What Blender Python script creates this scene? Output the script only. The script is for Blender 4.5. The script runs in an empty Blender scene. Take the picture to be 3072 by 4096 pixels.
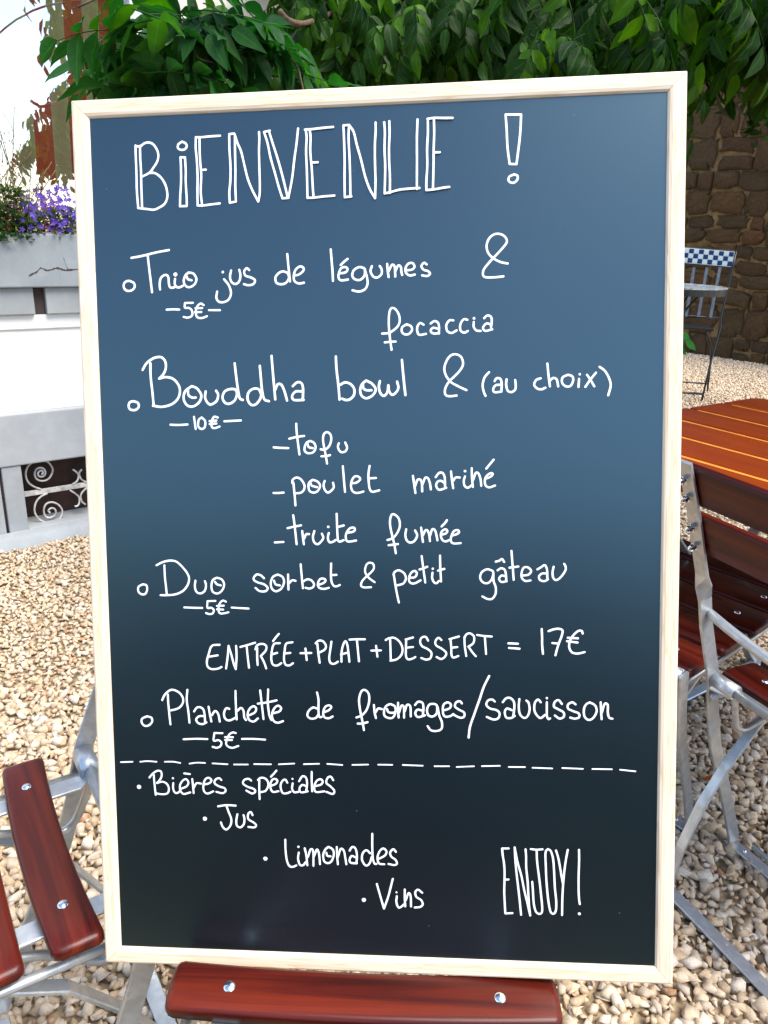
import bpy, bmesh, math, random
import numpy as np
from mathutils import Vector, Matrix, noise
random.seed(7)
PI = math.pi
S = bpy.context.scene
C = S.collection

# ------------------------------------------------------------------ camera
cd = bpy.data.cameras.new('camera'); cam = bpy.data.objects.new('camera', cd); C.objects.link(cam)
cd.sensor_fit = 'VERTICAL'; cd.sensor_height = 36.0; cd.lens = 36.0*3076/4096
cd.clip_start = 0.02; cd.clip_end = 400
CAM_RIGHT = Vector((0.99924, 0.01388, 0.03773)); CAM_DOWN = Vector((0.04020, -0.34514, -0.93769)); CAM_FWD = Vector((0.0, 0.93848, -0.34543))
m = Matrix.Identity(4)
for i in range(3):
    m[i][0] = CAM_RIGHT[i]; m[i][1] = -CAM_DOWN[i]; m[i][2] = -CAM_FWD[i]
m[2][3] = 1.19
cam.matrix_world = m
S.camera = cam

# ------------------------------------------------------------------ light
SUN_EL, SUN_AZ = math.radians(60), math.radians(118)      # azimuth clockwise from +Y
W = bpy.data.worlds.new('World'); S.world = W; W.use_nodes = True
nt = W.node_tree; nt.nodes.clear()
sky = nt.nodes.new('ShaderNodeTexSky'); sky.sky_type = 'NISHITA'; sky.sun_disc = False
sky.sun_elevation = SUN_EL; sky.sun_rotation = SUN_AZ; sky.air_density = 1.0; sky.dust_density = 0.6; sky.ozone_density = 1.6
bg = nt.nodes.new('ShaderNodeBackground'); bg.inputs['Strength'].default_value = 0.128
wo = nt.nodes.new('ShaderNodeOutputWorld')
nt.links.new(sky.outputs[0], bg.inputs[0]); nt.links.new(bg.outputs[0], wo.inputs[0])
sd = bpy.data.lights.new('sun', 'SUN'); sun = bpy.data.objects.new('sun', sd); C.objects.link(sun)
sd.energy = 2.6; sd.angle = math.radians(44); sd.color = (1.0, 0.93, 0.82)
dvec = Vector((math.sin(SUN_AZ)*math.cos(SUN_EL), math.cos(SUN_AZ)*math.cos(SUN_EL), math.sin(SUN_EL)))
sun.rotation_euler = dvec.to_track_quat('Z', 'Y').to_euler()
sun.location = (-3, -4, 9)
S.view_settings.view_transform = 'Standard'; S.view_settings.look = 'None'
S.view_settings.gamma = 1; S.view_settings.use_curve_mapping = False
S.view_settings.exposure = 1.58
S.render.engine = 'CYCLES'
S.cycles.caustics_reflective = False; S.cycles.caustics_refractive = False

# ------------------------------------------------------------------ object helpers
def tag(o, label=None, cat=None, group=None, kind=None):
    if label: o['label'] = label
    if cat: o['category'] = cat
    if group: o['group'] = group
    if kind: o['kind'] = kind
    return o
def empty(name, loc=(0,0,0), rz=0.0, **k):
    o = bpy.data.objects.new(name, None); C.objects.link(o); o.location = loc; o.rotation_euler = (0,0,rz)
    o.empty_display_size = 0.1
    return tag(o, **k)
def link(name, me, mat=None, parent=None, **k):
    o = bpy.data.objects.new(name, me); C.objects.link(o)
    if parent is not None: o.parent = parent
    if mat is not None and len(me.materials) == 0: me.materials.append(mat)
    return tag(o, **k)
def mesh(name, v, f, mat=None, smooth=False):
    me = bpy.data.meshes.new(name); me.from_pydata([tuple(p) for p in v], [], f); me.update()
    if mat is not None: me.materials.append(mat)
    if smooth: me.polygons.foreach_set('use_smooth', [True]*len(me.polygons))
    return me
def from_bm(name, bm, mat=None, smooth=False):
    bmesh.ops.recalc_face_normals(bm, faces=bm.faces)
    me = bpy.data.meshes.new(name); bm.to_mesh(me); bm.free()
    if mat is not None: me.materials.append(mat)
    if smooth: me.polygons.foreach_set('use_smooth', [True]*len(me.polygons))
    return me
def np_mesh(name, v, f, mat, smooth=False):
    me = bpy.data.meshes.new(name)
    v = np.asarray(v, np.float32); f = np.asarray(f, np.int32); n, k = f.shape
    me.vertices.add(len(v)); me.vertices.foreach_set('co', v.ravel())
    me.loops.add(n*k); me.loops.foreach_set('vertex_index', f.ravel())
    me.polygons.add(n); me.polygons.foreach_set('loop_start', np.arange(0, n*k, k, dtype=np.int32))
    me.polygons.foreach_set('loop_total', np.full(n, k, np.int32))
    if smooth: me.polygons.foreach_set('use_smooth', np.ones(n, bool))
    me.update(calc_edges=True)
    if mat: me.materials.append(mat)
    return me
def copy_tree(o, parent=None):
    c = o.copy(); C.objects.link(c)
    if parent is not None: c.parent = parent
    for ch in list(o.children): copy_tree(ch, c)
    return c
def bm_box(bm, lo, hi, mtx=None, bevel=0.0, seg=2):
    r = bmesh.ops.create_cube(bm, size=1.0)
    vs = r['verts']
    c = [(lo[i]+hi[i])/2 for i in range(3)]; d = [hi[i]-lo[i] for i in range(3)]
    for v in vs: v.co = Vector((c[0]+v.co.x*d[0], c[1]+v.co.y*d[1], c[2]+v.co.z*d[2]))
    if bevel > 0:
        es = list({e for v in vs for e in v.link_edges})
        r2 = bmesh.ops.bevel(bm, geom=es, offset=bevel, segments=seg, profile=0.5, affect='EDGES')
        vs = list({v for f in r2['faces'] for v in f.verts} | {v for v in vs if v.is_valid})
    if mtx is not None: bmesh.ops.transform(bm, matrix=mtx, verts=[v for v in vs if v.is_valid])
def box_mesh(name, lo, hi, mat, bevel=0.0, seg=2, smooth=False):
    bm = bmesh.new(); bm_box(bm, lo, hi, None, bevel, seg); return from_bm(name, bm, mat, smooth)
def catmull(P, n=6, closed=False):
    P = [Vector(p) for p in P]
    if len(P) < 3: return P
    out = []
    N = len(P)
    for i in range(N-1 if not closed else N):
        p1, p2 = P[i], P[(i+1) % N]
        p0 = P[i-1] if (i > 0 or closed) else p1*2-p2
        p3 = P[(i+2) % N] if (i+2 < N or closed) else p2*2-p1
        for k in range(n):
            t = k/n
            out.append(0.5*((2*p1)+(p2-p0)*t+(2*p0-5*p1+4*p2-p3)*t*t+(3*p1-p0-3*p2+p3)*t**3))
    if not closed: out.append(P[-1])
    return out
def tube(bm, P, r, seg=8, cap=True):
    P = [Vector(p) for p in P]; rings = []
    up = Vector((0.13, 0.21, 1)).normalized(); prev = None
    for i, p in enumerate(P):
        t = (P[min(i+1, len(P)-1)]-P[max(i-1, 0)]).normalized()
        if prev is None:
            a = t.cross(up)
            if a.length < 1e-3: a = t.cross(Vector((1,0,0)))
            a.normalize()
        else:
            a = (prev - t*prev.dot(t)).normalized()
        prev = a; b = t.cross(a)
        rr = r[i] if isinstance(r, (list, tuple)) else r
        rings.append([bm.verts.new(p+(a*math.cos(2*PI*k/seg)+b*math.sin(2*PI*k/seg))*rr) for k in range(seg)])
    for i in range(len(rings)-1):
        for k in range(seg):
            bm.faces.new((rings[i][k], rings[i][(k+1) % seg], rings[i+1][(k+1) % seg], rings[i+1][k]))
    if cap:
        bm.faces.new(rings[0]); bm.faces.new(rings[-1])
def tube_mesh(name, P, r, mat, seg=8):
    bm = bmesh.new(); tube(bm, P, r, seg); return from_bm(name, bm, mat, True)
def flat_bar(name, P, Wd, w, t, mat):
    """flat steel swept along P; Wd gives the direction of the wide side at each point"""
    bm = bmesh.new(); P = [Vector(p) for p in P]; rings = []
    for i, p in enumerate(P):
        tg = (P[min(i+1, len(P)-1)]-P[max(i-1, 0)]).normalized()
        a = Vector(Wd[i]); a = (a-tg*a.dot(tg)).normalized(); b = tg.cross(a)
        c = 0.22*t
        prof = [(-w/2+c, -t/2), (w/2-c, -t/2), (w/2, -t/2+c), (w/2, t/2-c), (w/2-c, t/2), (-w/2+c, t/2), (-w/2, t/2-c), (-w/2, -t/2+c)]
        rings.append([bm.verts.new(p+a*x+b*y) for x, y in prof])
    n = 8
    for i in range(len(rings)-1):
        for k in range(n):
            bm.faces.new((rings[i][k], rings[i][(k+1) % n], rings[i+1][(k+1) % n], rings[i+1][k]))
    bm.faces.new(rings[0]); bm.faces.new(rings[-1])
    return from_bm(name, bm, mat, False)

# ------------------------------------------------------------------ material helpers
class M:
    def __init__(s, name):
        s.m = bpy.data.materials.new(name); s.m.use_nodes = True; s.t = s.m.node_tree
        s.b = s.t.nodes['Principled BSDF']; s.out = s.t.nodes['Material Output']
    def n(s, kind, **k):
        x = s.t.nodes.new(kind)
        for a, v in k.items(): setattr(x, a, v)
        return x
    def l(s, a, b): s.t.links.new(a, b)
    def coord(s, which='Object', scale=(1,1,1), rot=(0,0,0)):
        tc = s.n('ShaderNodeTexCoord'); mp = s.n('ShaderNodeMapping')
        s.l(tc.outputs[which], mp.inputs[0]); mp.inputs['Scale'].default_value = scale; mp.inputs['Rotation'].default_value = rot
        return mp.outputs[0]
    def noise(s, vec, scale, detail=4, rough=0.55, dist=0.0):
        x = s.n('ShaderNodeTexNoise'); x.inputs['Scale'].default_value = scale; x.inputs['Detail'].default_value = detail
        x.inputs['Roughness'].default_value = rough; x.inputs['Distortion'].default_value = dist
        if vec is not None: s.l(vec, x.inputs['Vector'])
        return x.outputs['Fac']
    def ramp(s, fac, stops, interp='LINEAR'):
        r = s.n('ShaderNodeValToRGB'); r.color_ramp.interpolation = interp; e = r.color_ramp.elements
        while len(e) < len(stops): e.new(0.5)
        for i, (p, c) in enumerate(stops):
            e[i].position = p; e[i].color = (*c, 1) if len(c) == 3 else c
        s.l(fac, r.inputs[0]); return r.outputs[0]
    def mix(s, fac, a, b, blend='MIX'):
        x = s.n('ShaderNodeMix', data_type='RGBA', blend_type=blend)
        for i, v in ((0, fac), (6, a), (7, b)):
            if isinstance(v, (int, float)): x.inputs[i].default_value = v
            elif isinstance(v, tuple): x.inputs[i].default_value = (*v, 1)
            else: s.l(v, x.inputs[i])
        return x.outputs[2]
    def math(s, op, a, b=0.0, c=None):
        x = s.n('ShaderNodeMath', operation=op)
        for i, v in enumerate((a, b) if c is None else (a, b, c)):
            if isinstance(v, (int, float)): x.inputs[i].default_value = v
            else: s.l(v, x.inputs[i])
        return x.outputs[0]
    def bump(s, h, strength=0.3, dist=0.002):
        x = s.n('ShaderNodeBump'); x.inputs['Strength'].default_value = strength; x.inputs['Distance'].default_value = dist
        s.l(h, x.inputs['Height']); s.l(x.outputs[0], s.b.inputs['Normal']); return x
    def col(s, c):
        if isinstance(c, tuple): s.b.inputs['Base Color'].default_value = (*c, 1)
        else: s.l(c, s.b.inputs['Base Color'])
        return s
    def set(s, **k):
        for a, v in k.items():
            i = s.b.inputs[a.replace('_', ' ')]
            if isinstance(v, (int, float)): i.default_value = v
            elif isinstance(v, tuple): i.default_value = (*v, 1)
            else: s.l(v, i)
        return s

def mat_board():
    k = M('blackboard'); v = k.coord()
    n = k.noise(v, 3.0, 3); n2 = k.noise(v, 900, 2)
    # dust specks left by wiping
    vo = k.n('ShaderNodeTexVoronoi'); vo.inputs['Scale'].default_value = 38; k.l(v, vo.inputs['Vector'])
    sp = k.math('LESS_THAN', vo.outputs['Distance'], 0.022)
    wh = k.n('ShaderNodeTexWhiteNoise'); k.l(vo.outputs['Position'], wh.inputs['Vector'])
    sp = k.math('MULTIPLY', sp, k.math('GREATER_THAN', wh.outputs['Value'], 0.68))
    sp = k.math('MULTIPLY', sp, 0.30)
    base = k.ramp(n, [(0.3, (0.0016, 0.0020, 0.0030)), (0.7, (0.0022, 0.0028, 0.0042))])
    k.col(k.mix(sp, base, (0.35, 0.4, 0.45)))
    k.set(Roughness=k.ramp(n, [(0.3, (0.30,)*3), (0.7, (0.32,)*3)]))
    k.b.inputs['IOR'].default_value = 2.12
    k.b.inputs['Specular Tint'].default_value = (0.58, 0.90, 1.0, 1)
    k.bump(n2, 0.04, 0.0005)
    return k.m
def mat_pine():
    k = M('pine'); v = k.coord('Object', (1.2, 26, 26)); v2 = k.coord('Object', (6, 420, 420)); v3 = k.coord()
    n = k.noise(v, 3.2, 3, 0.5, 0.6)
    rings = k.math('FRACT', k.math('MULTIPLY', n, 9.0))
    c = k.ramp(rings, [(0.0, (0.84, 0.70, 0.52)), (0.5, (0.80, 0.65, 0.47)), (0.86, (0.70, 0.51, 0.33)), (1.0, (0.84, 0.70, 0.52))])
    fib = k.noise(v2, 1.0, 2)
    c = k.mix(k.ramp(fib, [(0.35, (0,0,0)), (0.75, (0.35,)*3)]), c, (0.62, 0.42, 0.25))
    k.col(c).set(Roughness=0.5); k.bump(fib, 0.2, 0.0006)
    return k.m
def mat_paint():
    k = M('marker paint'); v = k.coord()
    k.col(k.ramp(k.noise(v, 220, 2), [(0.25, (0.80, 0.81, 0.82)), (0.7, (0.90, 0.90, 0.90))])).set(Roughness=0.6)
    return k.m
def mat_wood(name, dark, mid, light, rough=0.22, along=0, coat=0.6, con=0.16):
    k = M(name); sc = [38, 38, 38]; sc[along] = 1.6
    v = k.coord('Object', tuple(sc)); sf = [420, 420, 420]; sf[along] = 9
    oi = k.n('ShaderNodeObjectInfo')
    off = k.n('ShaderNodeVectorMath', operation='SCALE'); off.inputs[0].default_value = (37.0, 11.0, 53.0); k.l(oi.outputs['Random'], off.inputs['Scale'])
    ad = k.n('ShaderNodeVectorMath', operation='ADD'); k.l(v, ad.inputs[0]); k.l(off.outputs[0], ad.inputs[1])
    n = k.noise(ad.outputs[0], 1.0, 4, 0.6, 0.8); big = k.noise(k.coord(), 5, 3)
    c = k.ramp(n, [(0.5-con, dark), (0.5, mid), (0.5+con, light)])
    c = k.mix(k.ramp(big, [(0.35, (0,)*3), (0.75, (0.55,)*3)]), c, dark)
    f = k.noise(k.coord('Object', tuple(sf)), 1, 2)
    c = k.mix(k.ramp(f, [(0.5, (0,)*3), (0.8, (0.35,)*3)]), c, dark)
    k.col(c).set(Roughness=k.ramp(big, [(0.3, (rough*0.85,)*3), (0.7, (rough*1.25,)*3)]))
    k.b.inputs['Specular IOR Level'].default_value = 0.24; k.b.inputs['Coat Weight'].default_value = coat; k.b.inputs['Coat Roughness'].default_value = 0.16
    k.bump(f, 0.10, 0.0006)
    return k.m
def mat_zinc(name='galvanised steel', base=(0.58, 0.61, 0.63)):
    k = M(name); v = k.coord()
    vo = k.n('ShaderNodeTexVoronoi'); vo.inputs['Scale'].default_value = 90; k.l(v, vo.inputs['Vector'])
    n = k.noise(v, 35, 4); n2 = k.noise(v, 300, 3)
    c = k.mix(k.ramp(n, [(0.3, (0,)*3), (0.7, (0.8,)*3)]), base, tuple(x*0.68 for x in base))
    vc = k.n('ShaderNodeRGBToBW'); k.l(vo.outputs['Color'], vc.inputs[0]); c = k.mix(0.12, c, vc.outputs[0])
    k.col(c).set(Metallic=0.72, Roughness=k.ramp(n, [(0.25, (0.30,)*3), (0.75, (0.52,)*3)]))
    k.bump(n2, 0.25, 0.0006)
    return k.m
def mat_simple(name, c, rough=0.6, metal=0.0, var=0.15, scale=20, bump=0.1, bd=0.001):
    k = M(name); n = k.noise(k.coord(), scale, 5)
    k.col(k.ramp(n, [(0.3, tuple(x*(1-var) for x in c)), (0.7, tuple(min(1, x*(1+var)) for x in c))])).set(Roughness=rough, Metallic=metal)
    k.bump(n, bump, bd)
    return k.m
def mat_gravel_stone():
    k = M('gravel stones'); g = k.n('ShaderNodeNewGeometry'); r = g.outputs['Random Per Island']
    c = k.ramp(r, [(0.0, (0.533, 0.375, 0.218)), (0.2, (0.662, 0.512, 0.340)), (0.4, (0.459, 0.308, 0.162)), (0.55, (0.735, 0.623, 0.485)), (0.7, (0.607, 0.444, 0.275)), (0.84, (0.515, 0.400, 0.291)), (0.93, (0.680, 0.564, 0.422)), (0.975, (0.386, 0.171, 0.056)), (1.0, (0.203, 0.119, 0.074))], 'CONSTANT')
    n = k.noise(k.coord(), 120, 4); n2 = k.noise(k.coord(), 420, 3)
    c = k.mix(k.ramp(n, [(0.35, (0,)*3), (0.7, (0.55,)*3)]), c, (0.754, 0.631, 0.485))
    c = k.mix(k.ramp(n2, [(0.3, (0.35,)*3), (0.55, (0,)*3)]), c, (0.332, 0.213, 0.114))
    k.col(c).set(Roughness=0.85); k.bump(n2, 0.5, 0.0015)
    return k.m
def mat_gravel_bed():
    k = M('gravel bed'); v = k.coord()
    vo = k.n('ShaderNodeTexVoronoi'); vo.inputs['Scale'].default_value = 55; k.l(v, vo.inputs['Vector'])
    c = k.mix(k.ramp(vo.outputs['Distance'], [(0.2, (0,)*3), (0.75, (1,)*3)]), vo.outputs['Color'], (0.16, 0.11, 0.06))
    c = k.mix(0.96, c, (0.42, 0.31, 0.18))
    c = k.mix(k.ramp(vo.outputs['Distance'], [(0.3, (0,)*3), (0.8, (0.8,)*3)]), c, (0.10, 0.07, 0.04))
    k.col(c).set(Roughness=0.9); k.bump(k.math('SUBTRACT', 1.0, vo.outputs['Distance']), 0.6, 0.008)
    return k.m
def mat_leaf(name, cols, trans=0.42):
    k = M(name); g = k.n('ShaderNodeNewGeometry'); oi = k.n('ShaderNodeObjectInfo')
    r = k.math('FRACT', k.math('ADD', k.math('MULTIPLY', g.outputs['Random Per Island'], 0.8), k.math('MULTIPLY', oi.outputs['Random'], 0.35)))
    stops = [(i/(len(cols)-1), c) for i, c in enumerate(cols)]
    c = k.ramp(r, stops)
    n = k.noise(k.coord(), 60, 3)
    c = k.mix(k.ramp(n, [(0.35, (0,)*3), (0.75, (0.4,)*3)]), c, tuple(x*0.6 for x in cols[0]))
    uv = k.n('ShaderNodeUVMap'); sx = k.n('ShaderNodeSeparateXYZ'); k.l(uv.outputs[0], sx.inputs[0])
    mid = k.math('LESS_THAN', k.math('ABSOLUTE', k.math('SUBTRACT', sx.outputs[0], 0.5)), 0.035)
    side = k.math('FRACT', k.math('ADD', k.math('MULTIPLY', sx.outputs[1], 7.0), k.math('MULTIPLY', k.math('ABSOLUTE', k.math('SUBTRACT', sx.outputs[0], 0.5)), -3.0)))
    vein = k.math('MAXIMUM', mid, k.math('MULTIPLY', k.math('LESS_THAN', side, 0.10), 0.35))
    c2 = k.mix(k.math('MULTIPLY', vein, 0.22), c, tuple(min(1, x*2.4+0.03) for x in cols[-1]))
    k.col(c2).set(Roughness=0.5)
    k.b.inputs['Specular IOR Level'].default_value = 0.18
    tr = k.n('ShaderNodeBsdfTranslucent'); hs = k.n('ShaderNodeHueSaturation'); hs.inputs['Value'].default_value = 1.7; hs.inputs['Saturation'].default_value = 1.15
    k.l(c, hs.inputs['Color']); k.l(hs.outputs[0], tr.inputs['Color'])
    ms = k.n('ShaderNodeMixShader'); ms.inputs[0].default_value = trans
    k.l(k.b.outputs[0], ms.inputs[1]); k.l(tr.outputs[0], ms.inputs[2]); k.l(ms.outputs[0], k.out.inputs[0])
    k.bump(k.math('MULTIPLY', side, 0.5), 0.25, 0.0015)
    return k.m
def mat_stone(name, cols, scale=9, rough=0.9, bump=0.8, bd=0.01, speck=0.5, stain=0.7):
    k = M(name); oi = k.n('ShaderNodeObjectInfo'); v = k.coord()
    off = k.n('ShaderNodeVectorMath', operation='SCALE'); off.inputs[0].default_value = (17.0, 31.0, 23.0); k.l(oi.outputs['Random'], off.inputs['Scale'])
    ad = k.n('ShaderNodeVectorMath', operation='ADD'); k.l(v, ad.inputs[0]); k.l(off.outputs[0], ad.inputs[1])
    base = k.ramp(oi.outputs['Random'], [(i/(len(cols)-1), c) for i, c in enumerate(cols)])
    n = k.noise(ad.outputs[0], scale, 6, 0.65); n2 = k.noise(ad.outputs[0], scale*7, 5, 0.7)
    c = k.mix(k.ramp(n, [(0.35, (0,)*3), (0.65, (stain,)*3)]), base, tuple(x*0.45 for x in cols[0]))
    c = k.mix(k.ramp(n2, [(0.5, (0,)*3), (0.8, (speck,)*3)]), c, tuple(min(1, x*1.7) for x in cols[-1]))
    k.col(c).set(Roughness=rough)
    h = k.math('ADD', n, k.math('MULTIPLY', n2, 0.4)); k.bump(h, bump, bd)
    return k.m

# ------------------------------------------------------------------ materials
GRAVEL = mat_gravel_stone(); BED = mat_gravel_bed()
BOARD = mat_board(); PINE = mat_pine(); PAINT = mat_paint()
MAHOG = mat_wood('red varnished wood', (0.026, 0.0028, 0.0015), (0.076, 0.0078, 0.0038), (0.140, 0.016, 0.0045), 0.30, 0, 0.04)
TABLEW = mat_wood('orange varnished wood', (0.15, 0.018, 0.003), (0.25, 0.036, 0.004), (0.34, 0.058, 0.007), 0.28, 1, 0.04, 0.34)
TABLEGLINT = mat_simple('painted varnish glint', (0.85, 0.30, 0.035), 0.35, 0, 0.2, 30)  # bright varnish glints along the plank gaps, put into the colour
ZINC = mat_zinc(); ZINCD = mat_zinc('aged galvanised steel', (0.34, 0.39, 0.44))
CHROME = mat_simple('polished rivet', (0.80, 0.80, 0.80), 0.14, 1.0, 0.05, 60, 0.02)
BLACKM = mat_simple('black painted iron', (0.018, 0.018, 0.020), 0.35, 0.3, 0.3, 60)
SLATE = mat_simple('grey blue painted steel', (0.10, 0.13, 0.17), 0.4, 0.2, 0.3, 60)
LEAF = mat_leaf('vine leaves', [(0.006, 0.027, 0.002), (0.014, 0.056, 0.003), (0.009, 0.038, 0.003), (0.028, 0.100, 0.005), (0.085, 0.210, 0.010)])
LEAF2 = mat_leaf('bluish green leaves', [(0.010, 0.050, 0.010), (0.024, 0.100, 0.018), (0.016, 0.074, 0.013), (0.050, 0.150, 0.018)])
LEAF3 = mat_leaf('planter leaves', [(0.020, 0.050, 0.012), (0.05, 0.11, 0.02), (0.03, 0.075, 0.018)])
PETAL = mat_leaf('violet petals', [(0.055, 0.022, 0.24), (0.09, 0.040, 0.34), (0.15, 0.09, 0.44)], 0.25)
BARK = mat_simple('vine bark', (0.10, 0.062, 0.035), 0.9, 0, 0.4, 90, 0.8, 0.003)
STEM = mat_simple('green brown stem', (0.09, 0.085, 0.03), 0.7, 0, 0.3, 90)
BLUESTONE = mat_stone('bluestone', [(0.29, 0.31, 0.32), (0.34, 0.36, 0.37), (0.39, 0.40, 0.41)], 3.5, 0.75, 0.25, 0.004, 0.12, 0.35)
ZINCTROUGH = mat_stone('weathered stone trough', [(0.24, 0.27, 0.29), (0.29, 0.32, 0.34)], 4, 0.8, 0.3, 0.004, 0.15, 0.4)
WHITE = mat_simple('white wall paint', (0.80, 0.79, 0.76), 0.8, 0, 0.04, 9, 0.4, 0.004)
WHITEF = mat_simple('white window paint', (0.80, 0.80, 0.80), 0.4, 0, 0.04, 9, 0.05)
BEIGEW = mat_simple('beige render', (0.66, 0.62, 0.54), 0.9, 0, 0.12, 14, 0.5, 0.004)
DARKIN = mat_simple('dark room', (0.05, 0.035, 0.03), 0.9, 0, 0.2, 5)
RUST = mat_simple('rusty dark iron sheet', (0.035, 0.012, 0.007), 0.85, 0, 0.7, 12, 0.4)
WORN = mat_simple('worn white iron paint', (0.50, 0.47, 0.44), 0.6, 0, 0.45, 35, 0.6)
ROCK = mat_stone('brown wall stone', [(0.105, 0.052, 0.014), (0.15, 0.078, 0.022), (0.090, 0.054, 0.018), (0.12, 0.072, 0.024), (0.21, 0.085, 0.020)], 9, 0.95, 1.0, 0.035, 0.3, 0.75)
MORTAR = mat_stone('lime mortar', [(0.25, 0.15, 0.055), (0.31, 0.19, 0.07)], 12, 0.95, 1.0, 0.03, 0.4, 0.8)
SOIL = mat_simple('potting soil', (0.03, 0.02, 0.012), 0.95, 0, 0.4, 60, 0.8, 0.01)
ADDED_LAWN = mat_simple('added_lawn', (0.006, 0.008, 0.004), 0.95, 0, 0.4, 25, 0.6, 0.01)
ADDED_HEDGE = mat_simple('hedge leaves', (0.008, 0.014, 0.006), 0.8, 0, 0.5, 30, 0.8, 0.03)

for q_ in (ADDED_LAWN, ADDED_HEDGE): q_.node_tree.nodes['Principled BSDF'].inputs['Specular IOR Level'].default_value = 0.05

# ------------------------------------------------------------------ ground
def ss(a, b, x): t = np.clip((x-a)/(b-a), 0, 1); return t*t*(3-2*t)
def gz(x, y): return 0.12*ss(3.2, 5.2, y)
def sheet(name, xs, ys, mat, dz=0.0):
    X, Y = np.meshgrid(xs, ys); Z = gz(X, Y)+dz
    v = np.stack([X.ravel(), Y.ravel(), Z.ravel()], 1); nx, ny = len(xs), len(ys)
    i = np.arange((nx-1)*(ny-1)); r, c = i//(nx-1), i % (nx-1); a = r*nx+c
    return np_mesh(name, v, np.stack([a, a+1, a+nx+1, a+nx], 1), mat, True)
xs = np.concatenate([np.array([-150, -60, -20]), np.linspace(-8, 8, 33), np.array([20, 60, 150])])
ys = np.concatenate([np.array([-150, -60, -20]), np.linspace(-6, 9, 61), np.array([20, 60, 150])])
link('ground', sheet('ground', xs, ys, BED, -0.006), kind='structure')
link('added_lawn', sheet('added_lawn', np.linspace(-9, 9, 10), np.linspace(-14, -0.35, 10), ADDED_LAWN, 0.004), kind='structure')  # unseen dark ground, added to darken the bottom of the board reflection

def hull_variants(n, npts, seed):
    rng = np.random.default_rng(seed); out = []
    for _ in range(n):
        p = rng.normal(size=(npts, 3)); p /= np.linalg.norm(p, axis=1)[:, None]; p *= rng.uniform(0.66, 1.08, (npts, 1))
        p *= np.array([1.0, rng.uniform(0.6, 0.9), rng.uniform(0.45, 0.72)])
        bm = bmesh.new()
        for q in p: bm.verts.new(q)
        r = bmesh.ops.convex_hull(bm, input=bm.verts)
        bmesh.ops.delete(bm, geom=[g for g in r['geom_interior'] if isinstance(g, bmesh.types.BMVert)], context='VERTS')
        bmesh.ops.triangulate(bm, faces=bm.faces); bm.verts.index_update()
        v = np.array([x.co[:] for x in bm.verts]); f = np.array([[x.index for x in fc.verts] for fc in bm.faces]); bm.free()
        out.append((v, f))
    return out
def rot_mats(rng, n, tilt):
    a = rng.uniform(0, 2*PI, n); b = rng.normal(0, tilt, n); c = rng.normal(0, tilt, n)
    ca, sa, cb, sb, cc, sc = np.cos(a), np.sin(a), np.cos(b), np.sin(b), np.cos(c), np.sin(c); z = np.zeros(n); o = np.ones(n)
    Rz = np.stack([ca, -sa, z, sa, ca, z, z, z, o], 1).reshape(-1, 3, 3)
    Rx = np.stack([o, z, z, z, cb, -sb, z, sb, cb], 1).reshape(-1, 3, 3)
    Ry = np.stack([cc, z, sc, z, o, z, -sc, z, cc], 1).reshape(-1, 3, 3)
    return Rz @ Rx @ Ry
def scatter(name, pts, size, variants, mat, rng, tilt=0.5):
    V, F, off = [], [], 0
    idx = rng.integers(0, len(variants), len(pts)); R = rot_mats(rng, len(pts), tilt)
    for k, (v, f) in enumerate(variants):
        s = np.where(idx == k)[0]
        if len(s) == 0: continue
        vv = np.einsum('nij,vj->nvi', R[s], v)*size[s][:, None, None]+pts[s][:, None, :]
        ff = f[None]+(np.arange(len(s))*len(v))[:, None, None]+off
        V.append(vv.reshape(-1, 3)); F.append(ff.reshape(-1, 3)); off += len(s)*len(v)
    return link(name, np_mesh(name, np.concatenate(V), np.concatenate(F), mat), kind='stuff')
CR, CDN, CF = [np.array(v[:]) for v in (CAM_RIGHT, CAM_DOWN, CAM_FWD)]
def visible(p, mx=0.26):
    d = p-np.array([0, 0, 1.19]); z = d@CF; u = d@CR/z; w = d@CDN/z
    return (z > 0) & (abs(u) < 0.5+mx) & (abs(w) < 0.666+mx)
FD = np.array([0.7818, 0.6236]); FN = np.array([0.6236, -0.7818]); F0 = np.array([-1.4573, 2.6856])
WD = np.array([0.651, -0.759]); WN = np.array([-0.759, -0.651]); W0 = np.array([3.03, 7.95])     # stone wall line, normal to the camera side
def gravel(name, y0, y1, sp, smin, smax, variants, seed):
    rng = np.random.default_rng(seed)
    gx = np.arange(-4.2, 5.2, sp); gy = np.arange(y0, y1, sp)
    X, Y = np.meshgrid(gx, gy); X = X.ravel()+rng.uniform(-.5, .5, X.size)*sp; Y = Y.ravel()+rng.uniform(-.5, .5, Y.size)*sp
    sz = rng.uniform(0, 1, X.size)**1.7*(smax-smin)+smin
    Z = gz(X, Y)+rng.uniform(-0.35, 0.65, X.size)*0.008
    P = np.stack([X, Y, Z], 1)
    k = visible(P)
    k &= ((P[:, :2]-F0)@FN > 0.03) | (((P[:, :2]-F0)@FD) > 1.3)
    k &= ((P[:, :2]-W0)@WN > -0.02)
    k &= ~((P[:, 1] > 3.2) & (P[:, 0] < 0.6))
    return scatter(name, P[k], sz[k], variants, GRAVEL, rng)
near_v = hull_variants(48, 11, 1); far_v = hull_variants(18, 10, 2)
g1 = gravel('gravel', 0.30, 1.75, 0.0142, 0.0085, 0.0250, near_v, 3)
g2 = gravel('gravel', 1.75, 3.3, 0.0145, 0.0085, 0.0185, far_v, 4)
g3 = gravel('gravel', 3.3, 8.9, 0.0180, 0.010, 0.0190, far_v, 5)

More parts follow.
